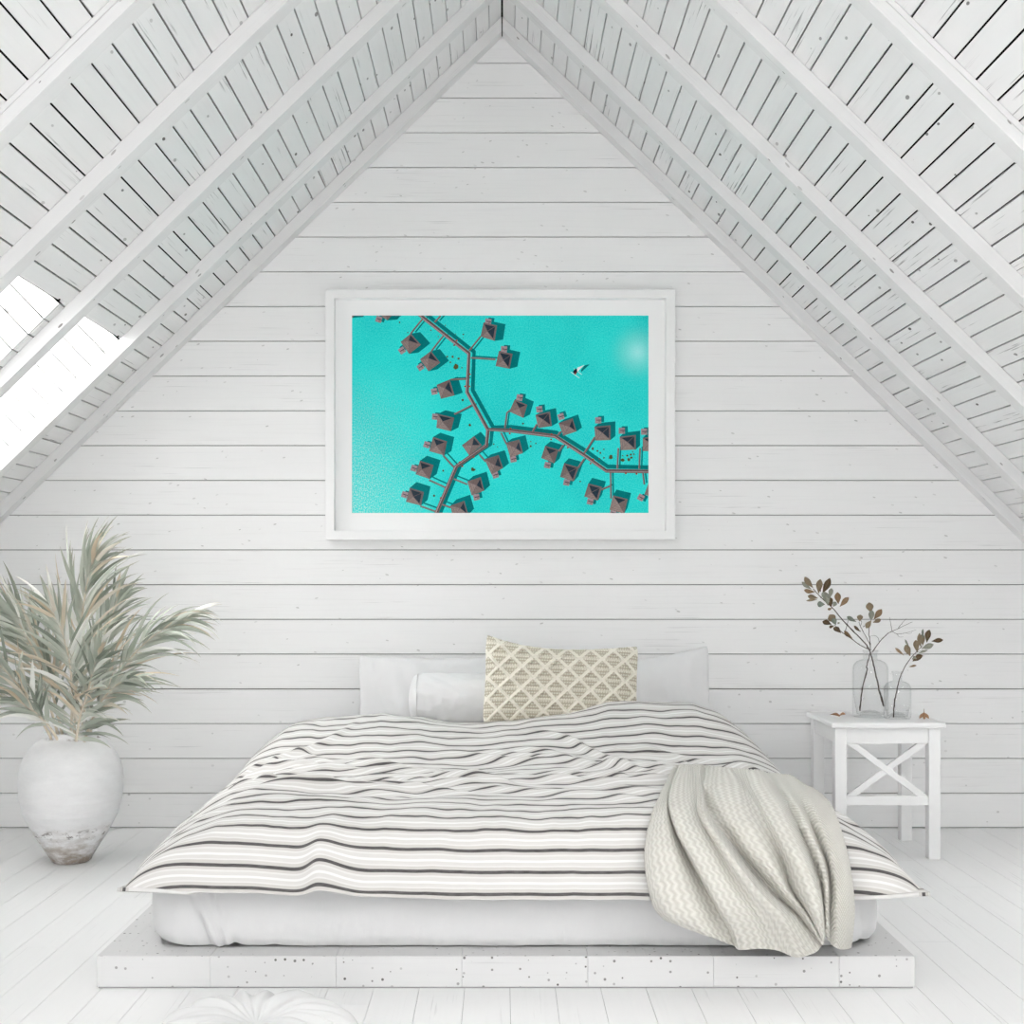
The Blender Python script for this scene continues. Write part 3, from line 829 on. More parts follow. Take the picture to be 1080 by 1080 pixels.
# ------------------------------------------------------------------ pillows
def pillow_mesh(w, h, t, nu=70, nv=50, pinch=.06, seed=0, wr=.006, sag=0.0, disp=None):
    """a stuffed pillow standing in the local X-Z plane, y = thickness (both faces)"""
    faces = []
    uvf = []
    for sgn in (-1, 1):
        g, u_ = [], []
        for i in range(nu + 1):
            r, ur = [], []
            for j in range(nv + 1):
                u, v = -1 + 2 * i / nu, -1 + 2 * j / nv
                # denser at the rim
                u, v = math.sin(u * math.pi / 2), math.sin(v * math.pi / 2)
                x = u * w / 2 * (1 - pinch * (1 - v * v) * abs(u) ** 4)
                z = v * h / 2 * (1 - pinch * (1 - u * u) * abs(v) ** 4)
                cr_ = 1 - .045 * (abs(u) * abs(v)) ** 5; x *= cr_; z *= cr_
                b = ((1 - abs(u) ** 2.6) * (1 - abs(v) ** 2.6))
                th = t / 2 * max(0, b) ** .5
                ed = min(1, max(0, b * 3))
                n_ = wr * fbm(x * 7 + seed, z * 7, sgn * 3 + seed, 3) * ed + wr * .8 * fbm(x * 16 + z * 4, z * 3 + seed, seed, 2) * ed
                if disp: n_ += disp(u, v, x, z, ed) * (1 if sgn < 0 else 0)
                z -= sag * (1 - u * u) * (v + 1) / 2
                r.append(Vector((x, sgn * (th + n_ + .0015), z))); ur.append((x, z))
            g.append(r); u_.append(ur)
        faces.append(g); uvf.append(u_)
    return faces, uvf
def add_pillow(name, label, mat, w, h, t, loc, rot, seed, cat='pillow', group=None, **kw):
    M_ = Matrix.Translation(loc) @ (Matrix.Rotation(rot[2], 4, 'Z') @ Matrix.Rotation(rot[0], 4, 'X') @ Matrix.Rotation(rot[1], 4, 'Y'))
    f, u = pillow_mesh(w, h, t, seed=seed, **kw)
    mb = MB()
    for g, uu in zip(f, u): mb.grid([[M_ @ p for p in r] for r in g], uu)
    # sewn rim
    o = mb.build(name, mat, origin=loc, smooth=True, merge=.0035)
    return tag(o, label, cat, group)
YP = 5.60
add_pillow('pillow', 'white sleeping pillow propped on the wall behind the white bolster', M['pillow'], .72, .40, .17,
           Vector(((466 - VX) * YP / F, YP, .572)), (math.radians(-13), math.radians(-.6), 0), 1, pinch=.05, group=None, sag=.012, wr=.010)
add_pillow('pillow', 'white sleeping pillow on the right, its pointed corners showing past the knitted cushion', M['pillow'], .735, .43, .17,
           Vector(((660 - VX) * YP / F, YP, .590)), (math.radians(-12), math.radians(-1.2), 0), 9, pinch=.05, sag=.05, wr=.010)
# bolster
def build_bolster():
    o = thing('bolster', 'white cylindrical bolster cushion between the left pillow and the knitted cushion', 'cushion', P(490, 738, 5.33) - Vector((0, 0, .105)))
    Yc = 5.33; s = F / Yc
    x0, x1 = (440 - VX) / s, (540 - VX) / s
    zc = EYE - (738.5 - VY) / s; r0 = .104
    mb = MB(); N = 72
    ns = 46
    pts = []
    for k in range(N):
        a = 2 * math.pi * k / N
        row = []
        for j in range(ns + 1):
            x = lerp(x0, x1, j / ns)
            e = min(j, ns - j) / 4.0
            r = r0 * (.975 + .025 * min(1, e)) + .007 * fbm(x * 9, math.cos(a) * 2, math.sin(a) * 2 + 4, 3) + .006 * fbm(x * 26 + math.cos(a) * 3, math.sin(a) * 1.5, 7, 2)
            row.append(Vector((x, Yc + r * math.cos(a), zc + r * math.sin(a))))
        pts.append(row)
    mb.grid(pts, None, closed_u=True)
    for j, sg in ((0, -1), (ns, 1)):
        rings = [[pts[k][j] for k in range(N)]]
        for f_, bulge in ((.93, .012), (.75, .022), (.45, .030), (.15, .033)):
            rings.append([Vector((pts[k][j].x + sg * bulge, Yc + (pts[k][j].y - Yc) * f_, zc + (pts[k][j].z - zc) * f_)) for k in range(N)])
        mb.grid([[rg[k] for rg in rings] for k in range(N)], None, closed_u=True)
        mb.face(rings[-1])
    mb.build('cushion_body', M['pillow'], o, smooth=True, merge=.0005)
    for x, sg in ((x0, 1), (x1, -1)):
        mb = MB()
        mb.tube([Vector((x + sg * .002, Yc + r0 * .99 * math.cos(a), zc + r0 * .99 * math.sin(a))) for a in [2 * math.pi * k / 60 for k in range(61)]], .0035, 6)
        mb.build('piping', M['pillow'], o, smooth=True)
build_bolster()
# knitted cushion
def build_knit():
    m = NT('cream macrame cord')
    c = m.coords('UV', (1, 1, 1))
    fz = m.noise(c, 500, 2)
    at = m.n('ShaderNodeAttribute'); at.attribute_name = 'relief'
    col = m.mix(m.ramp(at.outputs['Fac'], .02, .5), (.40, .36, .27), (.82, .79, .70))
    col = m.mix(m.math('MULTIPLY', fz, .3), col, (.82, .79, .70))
    m.bump(fz, .3, .002)
    mat = m.base(col, .95, .05)
    w, h, t = .615, .33, .17
    NX, NZ = 7.0, 4.1
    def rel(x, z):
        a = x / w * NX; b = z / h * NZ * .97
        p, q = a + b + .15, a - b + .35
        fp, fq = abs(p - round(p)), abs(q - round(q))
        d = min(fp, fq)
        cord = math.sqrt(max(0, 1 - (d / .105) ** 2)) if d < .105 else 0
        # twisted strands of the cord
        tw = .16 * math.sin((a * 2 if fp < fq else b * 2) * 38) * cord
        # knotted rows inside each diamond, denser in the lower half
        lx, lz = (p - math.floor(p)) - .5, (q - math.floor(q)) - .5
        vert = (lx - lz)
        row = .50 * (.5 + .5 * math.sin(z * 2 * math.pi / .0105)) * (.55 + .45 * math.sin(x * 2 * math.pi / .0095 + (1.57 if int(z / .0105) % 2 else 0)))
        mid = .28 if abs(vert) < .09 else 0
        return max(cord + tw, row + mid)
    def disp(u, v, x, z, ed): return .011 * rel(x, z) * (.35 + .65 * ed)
    Yc = 5.155
    loc = Vector(((591.5 - VX) * Yc / F, Yc, EYE - (721.5 - VY) * Yc / F))
    f, uu = pillow_mesh(w, h, t, 330, 210, pinch=.05, seed=4, wr=.003, sag=.022, disp=disp)
    M_ = Matrix.Translation(loc) @ Matrix.Rotation(math.radians(-14), 4, 'X') @ Matrix.Rotation(math.radians(2.2), 4, 'Y')
    mb = MB(); vals = []
    for k, (g, u_) in enumerate(zip(f, uu)):
        n0 = len(g); 
        # one corner is pulled up
        rr = []
        for i, r in enumerate(g):
            out = []
            for j, p in enumerate(r):
                un, vn = p.x / (w / 2), p.z / (h / 2)
                q = Vector(p)
                q.z += .028 * max(0, -un) ** 2.5 * max(0, vn) ** 1.5
                q.x -= .004 * un * abs(vn)
                out.append(M_ @ q)
                vals.append(rel(*u_[i][j]) if k == 0 else .6)
            rr.append(out)
        mb.grid(rr, u_)
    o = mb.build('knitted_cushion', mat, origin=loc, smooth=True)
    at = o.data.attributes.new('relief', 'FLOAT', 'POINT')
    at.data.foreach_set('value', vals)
    tag(o, 'cream knotted cushion with a raised diamond lattice in front of the white pillows', 'cushion')
build_knit()

# ------------------------------------------------------------------ floor pouf in the foreground
def build_pouf():
    Yc = 2.87; cx = (270 - VX) * Yc / F; R = .225; Hh = .166
    mb = MB(); N, K = 160, 40
    rows = []
    for k in range(N):
        a = 2 * math.pi * k / N
        r_ = []
        for j in range(K + 1):
            s = j / K
            ang = s * math.pi
            rr = R * math.sin(ang) ** .62 if s > 0 else 0
            z = Hh / 2 + Hh / 2 * math.cos(ang) * (abs(math.cos(ang)) ** -.15 if abs(math.cos(ang)) > .05 else 1)
            up = max(0, math.cos(ang))
            # gathered pleats that run to the sunken middle
            pl = math.sin(a * 17 + 2.0 * math.sin(a * 3) + s * 5) * .6 + .6 * fbm(math.cos(a) * 4, math.sin(a) * 4, s * 3, 3)
            z += .015 * pl * math.sin(ang) ** .8 * (.4 + up)
            dent = math.exp(-(rr / .055) ** 2) * .035 * up
            rr *= 1 + .012 * pl
            r_.append(Vector((cx + rr * math.cos(a), Yc + rr * math.sin(a), max(.001, z - dent))))
        rows.append(r_)
    mb.grid(rows, None, closed_u=True)
    o = mb.build('floor_pouf', M['pouf'], origin=(cx, Yc, 0), smooth=True, merge=.0004)
    tag(o, 'round white fabric pouf with gathered pleats on the floor before the bed platform', 'pouf')
build_pouf()

# ------------------------------------------------------------------ urn with dried palm fronds
UX, UY = (75 - VX) * 5.13 / F, 5.13
def build_urn():
    m = NT('weathered white urn')
    tc = m.n('ShaderNodeTexCoord'); sp = m.n('ShaderNodeSeparateXYZ'); m.l(tc.outputs['Object'], sp.inputs[0])
    z = sp.outputs[2]
    n1 = m.noise(m.coords('Object', (1, 1, 2.4)), 13, 6, .65); n2 = m.noise(m.coords('Object', (1, 1, 1)), 60, 4, .7)
    col = m.mix(m.ramp(n1, .35, .7), (.84, .84, .845), (.78, .78, .785))
    low = m.math('MULTIPLY', m.ramp(z, .17, .02), m.ramp(n1, .40, .62))
    col = m.mix(m.math('MULTIPLY', low, .95), col, (.36, .30, .24))
    foot = m.math('MULTIPLY', m.ramp(z, .075, .0), m.ramp(n2, .25, .6))
    col = m.mix(m.math('MULTIPLY', foot, .85), col, (.27, .225, .19))
    # chipped ring a little above the foot
    zd = m.math('ABSOLUTE', m.math('SUBTRACT', z, .122))
    ring = m.math('MULTIPLY', m.ramp(zd, .026, .004), m.ramp(m.noise(m.coords('Object', (1, 1, 2.2)), 22, 4, .7), .53, .60))
    col = m.mix(m.math('MULTIPLY', ring, .9), col, (.13, .11, .10))
    spk = m.math('MULTIPLY', m.ramp(z, .21, .10), m.ramp(n2, .63, .68))
    col = m.mix(m.math('MULTIPLY', spk, .6), col, (.30, .27, .24))
    zr = m.math('ABSOLUTE', m.math('SUBTRACT', z, .4765))
    rr = m.math('MULTIPLY', m.ramp(zr, .006, .002), m.ramp(m.noise(m.coords('Object', (1, 1, 1)), 18, 3), .52, .62))
    col = m.mix(m.math('MULTIPLY', rr, .8), col, (.25, .21, .19))
    m.bump(m.math('ADD', n1, m.math('MULTIPLY', n2, .4)), .25, .006)
    mat = m.base(col, .75, .15)
    prof = [(.0, .0), (.066, .0), (.0745, .006), (.078, .016), (.098, .048), (.118, .08), (.137, .108), (.1405, .112), (.139, .116), (.156, .146), (.170, .172), (.1765, .190), (.1785, .196), (.1775, .200), (.186, .226), (.1895, .240),
            (.1915, .246), (.1905, .251), (.1945, .285), (.195, .315), (.192, .345), (.185, .375), (.173, .405), (.155, .433), (.134, .456), (.113, .470), (.1015, .476), (.1005, .481), (.103, .487), (.1035, .494), (.100, .498), (.092, .497), (.089, .488), (.095, .46), (.13, .43), (.165, .38), (.175, .32), (.165, .24), (.12, .12), (.06, .03), (.0, .025)]
    mb = MB(); mb.lathe(prof, (UX, UY, 0), 96)
    o = mb.build('urn', mat, origin=(UX, UY, 0), smooth=True, merge=.0003)
    tag(o, 'large weathered white clay urn with a stained base on the floor', 'urn')
build_urn()

def leaf_mat():
    m = NT('pale sage palm leaflets')
    g = m.n('ShaderNodeNewGeometry'); rnd = g.outputs['Random Per Island']
    uvn = m.n('ShaderNodeUVMap'); sp = m.n('ShaderNodeSeparateXYZ'); m.l(uvn.outputs[0], sp.inputs[0])
    cr = m.n('ShaderNodeValToRGB'); e = cr.color_ramp.elements
    e[0].position = 0; e[0].color = (.22, .25, .205, 1); e[1].position = 1; e[1].color = (.84, .84, .80, 1)
    for p_, c_ in ((.25, (.36, .395, .335)), (.55, (.47, .505, .44)), (.76, (.66, .68, .62)), (.84, (.64, .53, .40)), (.90, (.80, .80, .76))):
        x = e.new(p_); x.color = c_ + (1,)
    m.l(rnd, cr.inputs[0])
    col = m.mix(m.math('MULTIPLY', m.ramp(sp.outputs[1], .72, 1.0), .45), cr.outputs[0], (.55, .47, .36))
    col = m.mix(m.math('MULTIPLY', m.ramp(sp.outputs[1], .22, .0), .7), col, (.78, .76, .69))
    m.b.inputs['Subsurface Weight'].default_value = 0
    mat = m.base(col, .65, .2)
    return mat
M['leaflet'] = leaf_mat()
def stemmat():
    m = NT('straw coloured frond stem'); n1 = m.noise(m.coords('Object', (1, 1, 1)), 40, 3)
    return m.base(m.mix(m.ramp(n1, .3, .7), (.66, .57, .45), (.74, .67, .57)), .7, .2)
M['rachis'] = stemmat()
def build_frond(label, pts, n, L, seed, start=.18, roll=0.0, spread=1.0, droop=.10, lean=0.0, sweep=0.0):
    """pts = stem as (px, py, Y). Leaflets in two ranks along it."""
    rnd = random.Random(seed)
    wp = [P(*p) for p in pts]
    base = wp[0]
    o = thing('palm_frond', label, 'palm frond', base, 'dried palm fronds in the white urn')
    stem = [spline(wp, k / 30) for k in range(31)]
    mb = MB(); mb.tube(stem, [lerp(.0058, .0016, k / 30) for k in range(31)], 7)
    mb.build('stem', M['rachis'], o, smooth=True)
    mb = MB()
    for k in range(n):
        t = start + (1 - start) * (k + rnd.uniform(-.3, .3)) / (n - 1)
        t = min(1, max(0, t))
        p = spline(wp, t); tg = (spline(wp, min(1, t + .02)) - spline(wp, max(0, t - .02))).normalized()
        view = Vector((math.sin(roll), -math.cos(roll), lean)).normalized()
        sd = tg.cross(view).normalized(); up = sd.cross(tg).normalized()
        for sg in (-1, 1):
            if rnd.random() < .04: continue
            ang = lerp(1.0, .26, t ** .8) * spread + rnd.gauss(0, .10)
            lift = rnd.gauss(.22, .22)
            d = (tg * math.cos(ang) + sd * sg * math.sin(ang) + up * lift).normalized()
            ln = L * (.62 + .55 * math.sin(math.pi * min(1, .18 + t * .72))) * rnd.uniform(.8, 1.12) * (1 - .25 * t)
            wd = rnd.uniform(.006, .0105)
            dr = droop * rnd.uniform(.5, 1.6)
            side = d.cross(up).normalized() if d.cross(up).length > .1 else sd
            twist = rnd.gauss(0, .6)
            side = Matrix.Rotation(twist, 3, d) @ side
            nr = d.cross(side).normalized()
            row = []; q = Vector(p); dd = Vector(d)
            S = 9
            pr = []
            for s in range(S + 1):
                f = s / S
                wv = wd * (.30 + .70 * sstep(0, .22, f)) * (1 - f ** 2.2) + .0003
                pr.append((q - side * wv + nr * wv * .35, Vector(q), q + side * wv + nr * wv * .35))
                dd = (dd + Vector((sweep * .06, 0, -dr * (.25 + 1.3 * f) * .42)) + nr * rnd.gauss(0, .012)).normalized()
                q = q + dd * (ln / S)
            vv = [[a for a in tr] for tr in pr]
            uu = [[(c_, s / S) for c_ in (0, .5, 1)] for s in range(S + 1)]
            mb.grid(vv, uu)
    mb.build('leaflets', M['leaflet'], o, smooth=True)
    return o
build_frond('tallest palm frond, rising upright from the urn with its tip bending to the right', [(78, 784, 5.13), (81, 712, 5.16), (86, 655, 5.18), (92, 615, 5.18), (100, 590, 5.16)], 34, .31, 1, start=.25, spread=.74, droop=.15, sweep=.9)
build_frond('long palm frond arching out to the right of the urn toward the bed', [(92, 786, 5.12), (104, 745, 5.11), (128, 706, 5.08), (160, 672, 5.05), (196, 652, 5.02)], 32, .30, 2, start=.25, spread=.74, droop=.24, sweep=.8)
build_frond('upper left palm frond leaning over the left edge of the picture', [(68, 786, 5.10), (56, 735, 5.05), (38, 690, 5.0), (18, 655, 4.96), (-5, 634, 4.92)], 32, .29, 3, start=.25, spread=.75, droop=.12, sweep=-.5)
build_frond('low left palm frond with a straw stem curving out of the picture', [(58, 786, 5.06), (45, 762, 5.0), (25, 730, 4.93), (2, 704, 4.88), (-25, 688, 4.84)], 28, .24, 4, start=.28, spread=.85, droop=.16, lean=.2)
build_frond('short palm frond spreading low to the right over the urn rim', [(88, 784, 5.05), (96, 762, 5.02), (108, 738, 5.0), (124, 722, 4.98), (138, 716, 4.96)], 22, .19, 5, start=.12, spread=.85, droop=.26, sweep=.9)
build_frond('middle palm frond with crossing leaflets standing in front of the tallest frond', [(74, 786, 5.05), (76, 742, 5.0), (74, 702, 4.96), (66, 668, 4.93), (54, 640, 4.90)], 32, .26, 6, start=.12, spread=.90, droop=.14)
build_frond('palm frond behind the others, between the tallest and the right-hand frond', [(84, 786, 5.22), (92, 732, 5.28), (104, 690, 5.32), (116, 656, 5.34), (124, 632, 5.35)], 28, .24, 7, start=.2, spread=.95, droop=.2, sweep=.5)
build_frond('lowest palm frond, drooping left past the shoulder of the urn', [(62, 782, 5.04), (50, 764, 4.99), (32, 748, 4.95), (10, 738, 4.92), (-18, 738, 4.90)], 16, .20, 8, start=.25, spread=.55, droop=.22, lean=.5)
build_frond('bushy palm frond filling the left side between the upper left and low left fronds', [(64, 786, 5.16), (52, 742, 5.2), (40, 705, 5.22), (26, 672, 5.24), (14, 648, 5.25)], 30, .26, 9, start=.16, spread=.95, droop=.16)
build_frond('short bushy palm frond just above the urn mouth', [(80, 784, 5.04), (84, 758, 4.99), (92, 732, 4.95), (98, 708, 4.92), (104, 690, 4.90)], 28, .19, 10, start=.06, spread=1.0, droop=.16)

# ------------------------------------------------------------------ side stool with X front
SX0, SX1, SY0, SY1 = 1.284, 1.692, 5.152, 5.556
def build_stool():
    o = thing('side_stool', 'white wooden stool used as a nightstand with crossed front bars right of the bed', 'stool', ((SX0 + SX1) / 2, (SY0 + SY1) / 2, 0))
    lw = .046
    zt = .508
    random.seed(55)
    for x in (SX0, SX1 - lw):
        for y in (SY0, SY1 - lw):
            mb = MB(); mb.box((x, y, 0), (x + lw, y + lw, zt), 2); mb.build('leg', M['stool'], o, bevel=.003)
    mb = MB(); mb.box((SX0 - .016, SY0 - .016, zt), (SX1 + .016, SY1 + .016, .530), 0); mb.build('stool_top', M['stool'], o, bevel=.006, bevseg=3)
    for lo, hi, g in (((SX0 + lw, SY0 + .006, .447), (SX1 - lw, SY0 + .026, zt), 0), ((SX0 + lw, SY1 - .026, .447), (SX1 - lw, SY1 - .006, zt), 0),
                      ((SX0 + .006, SY0 + lw, .447), (SX0 + .026, SY1 - lw, zt), 1), ((SX1 - .026, SY0 + lw, .447), (SX1 - .006, SY1 - lw, zt), 1)):
        mb = MB(); mb.box(lo, hi, g); mb.build('apron', M['stool'], o, bevel=.002)
    mb = MB(); mb.box((SX0 + lw, SY0 + .008, .209), (SX1 - lw, SY0 + .030, .244), 0); mb.build('stretcher', M['stool'], o, bevel=.002)
    # crossed bars
    xa, xb, za, zb = SX0 + lw, SX1 - lw, .244, .447
    hw = .0165
    for flip, yo in ((0, 0), (1, .002)):
        mb = MB()
        p, q = (Vector((xa + .012, 0, zb)), Vector((xb - .012, 0, za))) if not flip else (Vector((xa + .012, 0, za)), Vector((xb - .012, 0, zb)))
        d = (q - p).normalized(); nrm = Vector((-d.z, 0, d.x))
        e = d * .012
        c = []
        y0, y1 = SY0 + .010 + yo, SY0 + .026 + yo
        def clipz(v): return v
        A, B, D_, E = p - e + nrm * hw, q + e + nrm * hw, p - e - nrm * hw, q + e - nrm * hw
        # ends trimmed to the rails
        def at_z(a, z_): t = (z_ - a.z) / d.z; return a + d * t
        zp, zq = (zb, za) if not flip else (za, zb)
        A, B, D_, E = at_z(A, zp), at_z(B, zq), at_z(D_, zp), at_z(E, zq)
        pts = []
        for base_ in (D_, A):
            pass
        c = [Vector((D_.x, y0, D_.z)), Vector((E.x, y0, E.z)), Vector((D_.x, y1, D_.z)), Vector((E.x, y1, E.z)), Vector((A.x, y0, A.z)), Vector((B.x, y0, B.z)), Vector((A.x, y1, A.z)), Vector((B.x, y1, B.z))]
        for v in c: v.x = min(max(v.x, xa), xb)
        mb.hexa(c, 0); mb.build('cross_bar', M['stool'], o, bevel=.0015)
build_stool()
ST_Z = .530

# ------------------------------------------------------------------ glass bottles and branches
def glass():
    m = NT('clear bottle glass')
    tr = m.n('ShaderNodeBsdfTransparent'); gl = m.n('ShaderNodeBsdfGlossy'); gl.inputs['Roughness'].default_value = .02
    lw = m.n('ShaderNodeLayerWeight'); lw.inputs[0].default_value = .25
    m.l(m.mix(m.math('POWER', lw.outputs['Facing'], 4.0), (.975, .978, .978), (.66, .68, .68)), tr.inputs[0])
    mx = m.n('ShaderNodeMixShader'); m.l(m.math('ADD', m.math('MULTIPLY', m.math('POWER', lw.outputs['Facing'], 3.0), .38), .025), mx.inputs[0])
    m.l(tr.outputs[0], mx.inputs[1]); m.l(gl.outputs[0], mx.inputs[2])
    m.l(mx.outputs[0], m.t.nodes['Material Output'].inputs[0])
    return m.mat
M['glass'] = glass()
def bottle(label, cx, cy, outer, t):
    """outer = list of (r, z) from the foot up; wall thickness t with a punted base"""
    inner = [(max(.001, r - t), z) for r, z in outer if z > .012]
    r0 = outer[0][0]
    punt_o = [(0.0004, .022), (r0 * .35, .018), (r0 * .62, .006), (r0 * .74, .0)]
    punt_i = [(r0 * .82, .010), (r0 * .66, .012), (r0 * .35, .023), (.0004, .027)]
    prof = punt_o + outer + [(outer[-1][0] - t / 2, outer[-1][1] + t * .5)] + inner[::-1] + punt_i
    mb = MB(); mb.lathe(prof, (cx, cy, ST_Z + .0006), 64)
    o = mb.build('glass_bottle', M['glass'], origin=(cx, cy, ST_Z), smooth=True, merge=.00005)
    return tag(o, label, 'bottle')
YB1 = 5.36
s1 = F / YB1; b1x = (918 - VX) / s1
# big bottle: px 899.5..936.5 wide, foot y 754, shoulder 697, neck 691, lip 681
r1 = 18.4 / s1
zB = lambda y: EYE - (y - VY) / s1 - ST_Z
hb = [(r1 * .93, .0), (r1 * .985, .004), (r1, .012), (r1, .09), (r1, .180), (r1 * .985, .196), (r1 * .93, .208), (r1 * .80, .219), (r1 * .58, .226), (r1 * .42, .2285), (r1 * .385, .232), (r1 * .385, .246), (r1 * .40, .258), (r1 * .46, .2645)]
bottle('larger clear glass bottle holding two branches on the white stool', b1x, YB1, hb, .0028)
YB2 = 5.29
s2 = F / YB2; b2x = (946.5 - VX) / s2; r2 = 14.0 / s2
hb2 = [(r2 * .92, .0), (r2 * .98, .004), (r2, .010), (r2, .06), (r2, .112), (r2 * .97, .126), (r2 * .86, .137), (r2 * .62, .144), (r2 * .40, .148), (r2 * .34, .153), (r2 * .345, .168), (r2 * .44, .184)]
bottle('smaller clear glass bottle with one leafy sprig at the right of the stool', b2x, YB2, hb2, .0026)

def bark():
    m = NT('brown twig bark'); n1 = m.noise(m.coords('Object', (1, 1, 1)), 160, 3)
    return m.base(m.mix(m.ramp(n1, .3, .7), (.055, .042, .036), (.13, .105, .09)), .85, .1)
M['bark'] = bark()
def dryleaf():
    m = NT('brown and grey green dry leaves')
    g = m.n('ShaderNodeNewGeometry')
    cr = m.n('ShaderNodeValToRGB'); cr.color_ramp.interpolation = 'CONSTANT'; e = cr.color_ramp.elements
    e[0].position = 0; e[0].color = (.20, .125, .065, 1); e[1].position = .9; e[1].color = (.17, .20, .165, 1)
    for p_, c_ in ((.18, (.25, .165, .095)), (.36, (.085, .052, .024)), (.5, (.22, .17, .11)), (.66, (.26, .27, .225)), (.78, (.27, .175, .12))):
        x = e.new(p_); x.color = c_ + (1,)
    m.l(g.outputs['Random Per Island'], cr.inputs[0])
    uvn = m.n('ShaderNodeUVMap'); sp = m.n('ShaderNodeSeparateXYZ'); m.l(uvn.outputs[0], sp.inputs[0])
    rib = m.ramp(m.math('ABSOLUTE', m.math('SUBTRACT', sp.outputs[0], .5)), .06, .0)
    col = m.mix(m.math('MULTIPLY', rib, .35), cr.outputs[0], (.34, .27, .18))
    nz = m.noise(m.coords('Object', (1, 1, 1)), 120, 3)
    col = m.mix(m.math('MULTIPLY', m.ramp(nz, .5, .75), .4), col, (.10, .065, .035))
    return m.base(col, .6, .25)
M['dry_leaf'] = dryleaf()
def add_leaf(mb, base, tip, w, seed, face=0.0, curl=.15):
    """obovate leaf between two points, half width w"""
    rnd = random.Random(seed)
    d = tip - base; L = d.length; d.normalize()
    sd = d.cross(Vector((0, -1, 0))); sd = sd.normalized() if sd.length > .05 else Vector((1, 0, 0))
    sd = Matrix.Rotation(face, 3, d) @ sd
    nr = d.cross(sd).normalized()
    S = 10; rows, uu = [], []
    for s in range(S + 1):
        f = s / S
        wv = w * (math.sin(math.pi * min(1, f ** 1.45 * .985 + .012)) ** .85) + .0004
        c = base + d * (L * f) + nr * (curl * L * (f * (1 - f)) + 0)
        rows.append([c - sd * wv + nr * wv * .30, c - sd * wv * .5 + nr * wv * .08, c, c + sd * wv * .5 + nr * wv * .08, c + sd * wv + nr * wv * .30])
        uu.append([(x, f) for x in (0, .25, .5, .75, 1)])
    mb.grid(rows, uu)
def branch(label, stems, leaves, base, seed):
    """stems: list of (pts (px,py,Y), r0, r1); leaves: (bx,by,tx,ty,w px, Y)"""
    o = thing('branch', label, 'branch', base)
    mb = MB(); rnd = random.Random(seed)
    for pts, ra, rb in stems:
        wp = [P(*p) for p in pts]; N = max(8, 5 * len(wp))
        q = [spline(wp, k / N) + Vector((rnd.gauss(0, .0006), rnd.gauss(0, .0006), 0)) for k in range(N + 1)]
        rr = [lerp(ra, rb, k / N) * (1 + (.35 if rnd.random() < .16 else 0)) for k in range(N + 1)]
        mb.tube(q, rr, 7)
    mb.build('stem', M['bark'], o, smooth=True)
    if leaves:
        mb = MB()
        for k, (bx_, by_, tx, ty, wpx, Y) in enumerate(leaves):
            dy = rnd.uniform(-.015, .015)
            add_leaf(mb, P(bx_, by_, Y), P(tx, ty, Y + dy), 1.3 * wpx * Y / F, seed * 50 + k, rnd.gauss(0, .35), rnd.uniform(-.2, .25))
        mb.build('leaves', M['dry_leaf'], o, smooth=True)
    return o
def q6(pts, Y0, Y1=None):        # points measured in the 6x enlargement whose corner is (840, 590)
    Y1 = Y0 if Y1 is None else Y1
    n_ = len(pts) - 1
    return [(840 + x / 6, 590 + y / 6, lerp(Y0, Y1, k / max(1, n_))) for k, (x, y) in enumerate(pts)]
def l6(ls, Y): return [(840 + a / 6, 590 + b / 6, 840 + c_ / 6, 590 + d / 6, w / 6, Y) for a, b, c_, d, w in ls]
branch('long leafy branch leaning to the upper left out of the larger glass bottle',
       [(q6([(553, 930), (530, 850), (505, 740), (480, 640), (462, 575), (415, 510), (330, 425), (225, 305), (150, 235), (105, 185)], 5.345, 5.34), .0034, .0014),
        (q6([(450, 566), (400, 540), (345, 500), (290, 462), (240, 415)], 5.35, 5.30), .0017, .0010),
        (q6([(310, 448), (322, 410), (328, 385)], 5.34), .0012, .0007)],
       l6([(105, 180, 52, 110, 17), (95, 190, 35, 142, 11), (118, 205, 48, 195, 12), (135, 245, 72, 232, 13), (130, 255, 62, 262, 5), (180, 285, 132, 282, 14), (140, 215, 152, 125, 16), (155, 205, 132, 160, 8), (165, 215, 212, 118, 16),
           (160, 240, 178, 205, 9), (200, 292, 180, 205, 17), (222, 298, 200, 235, 16), (212, 245, 222, 182, 11), (265, 282, 260, 208, 15), (275, 298, 332, 240, 13), (232, 300, 250, 268, 11), (225, 308, 198, 318, 6),
           (245, 400, 208, 350, 20), (222, 412, 165, 392, 14), (238, 420, 208, 430, 7), (250, 415, 232, 372, 13), (282, 466, 235, 430, 14), (355, 500, 303, 450, 14), (262, 410, 272, 398, 6)], 5.33),
       P(932, 745, 5.345), 31)
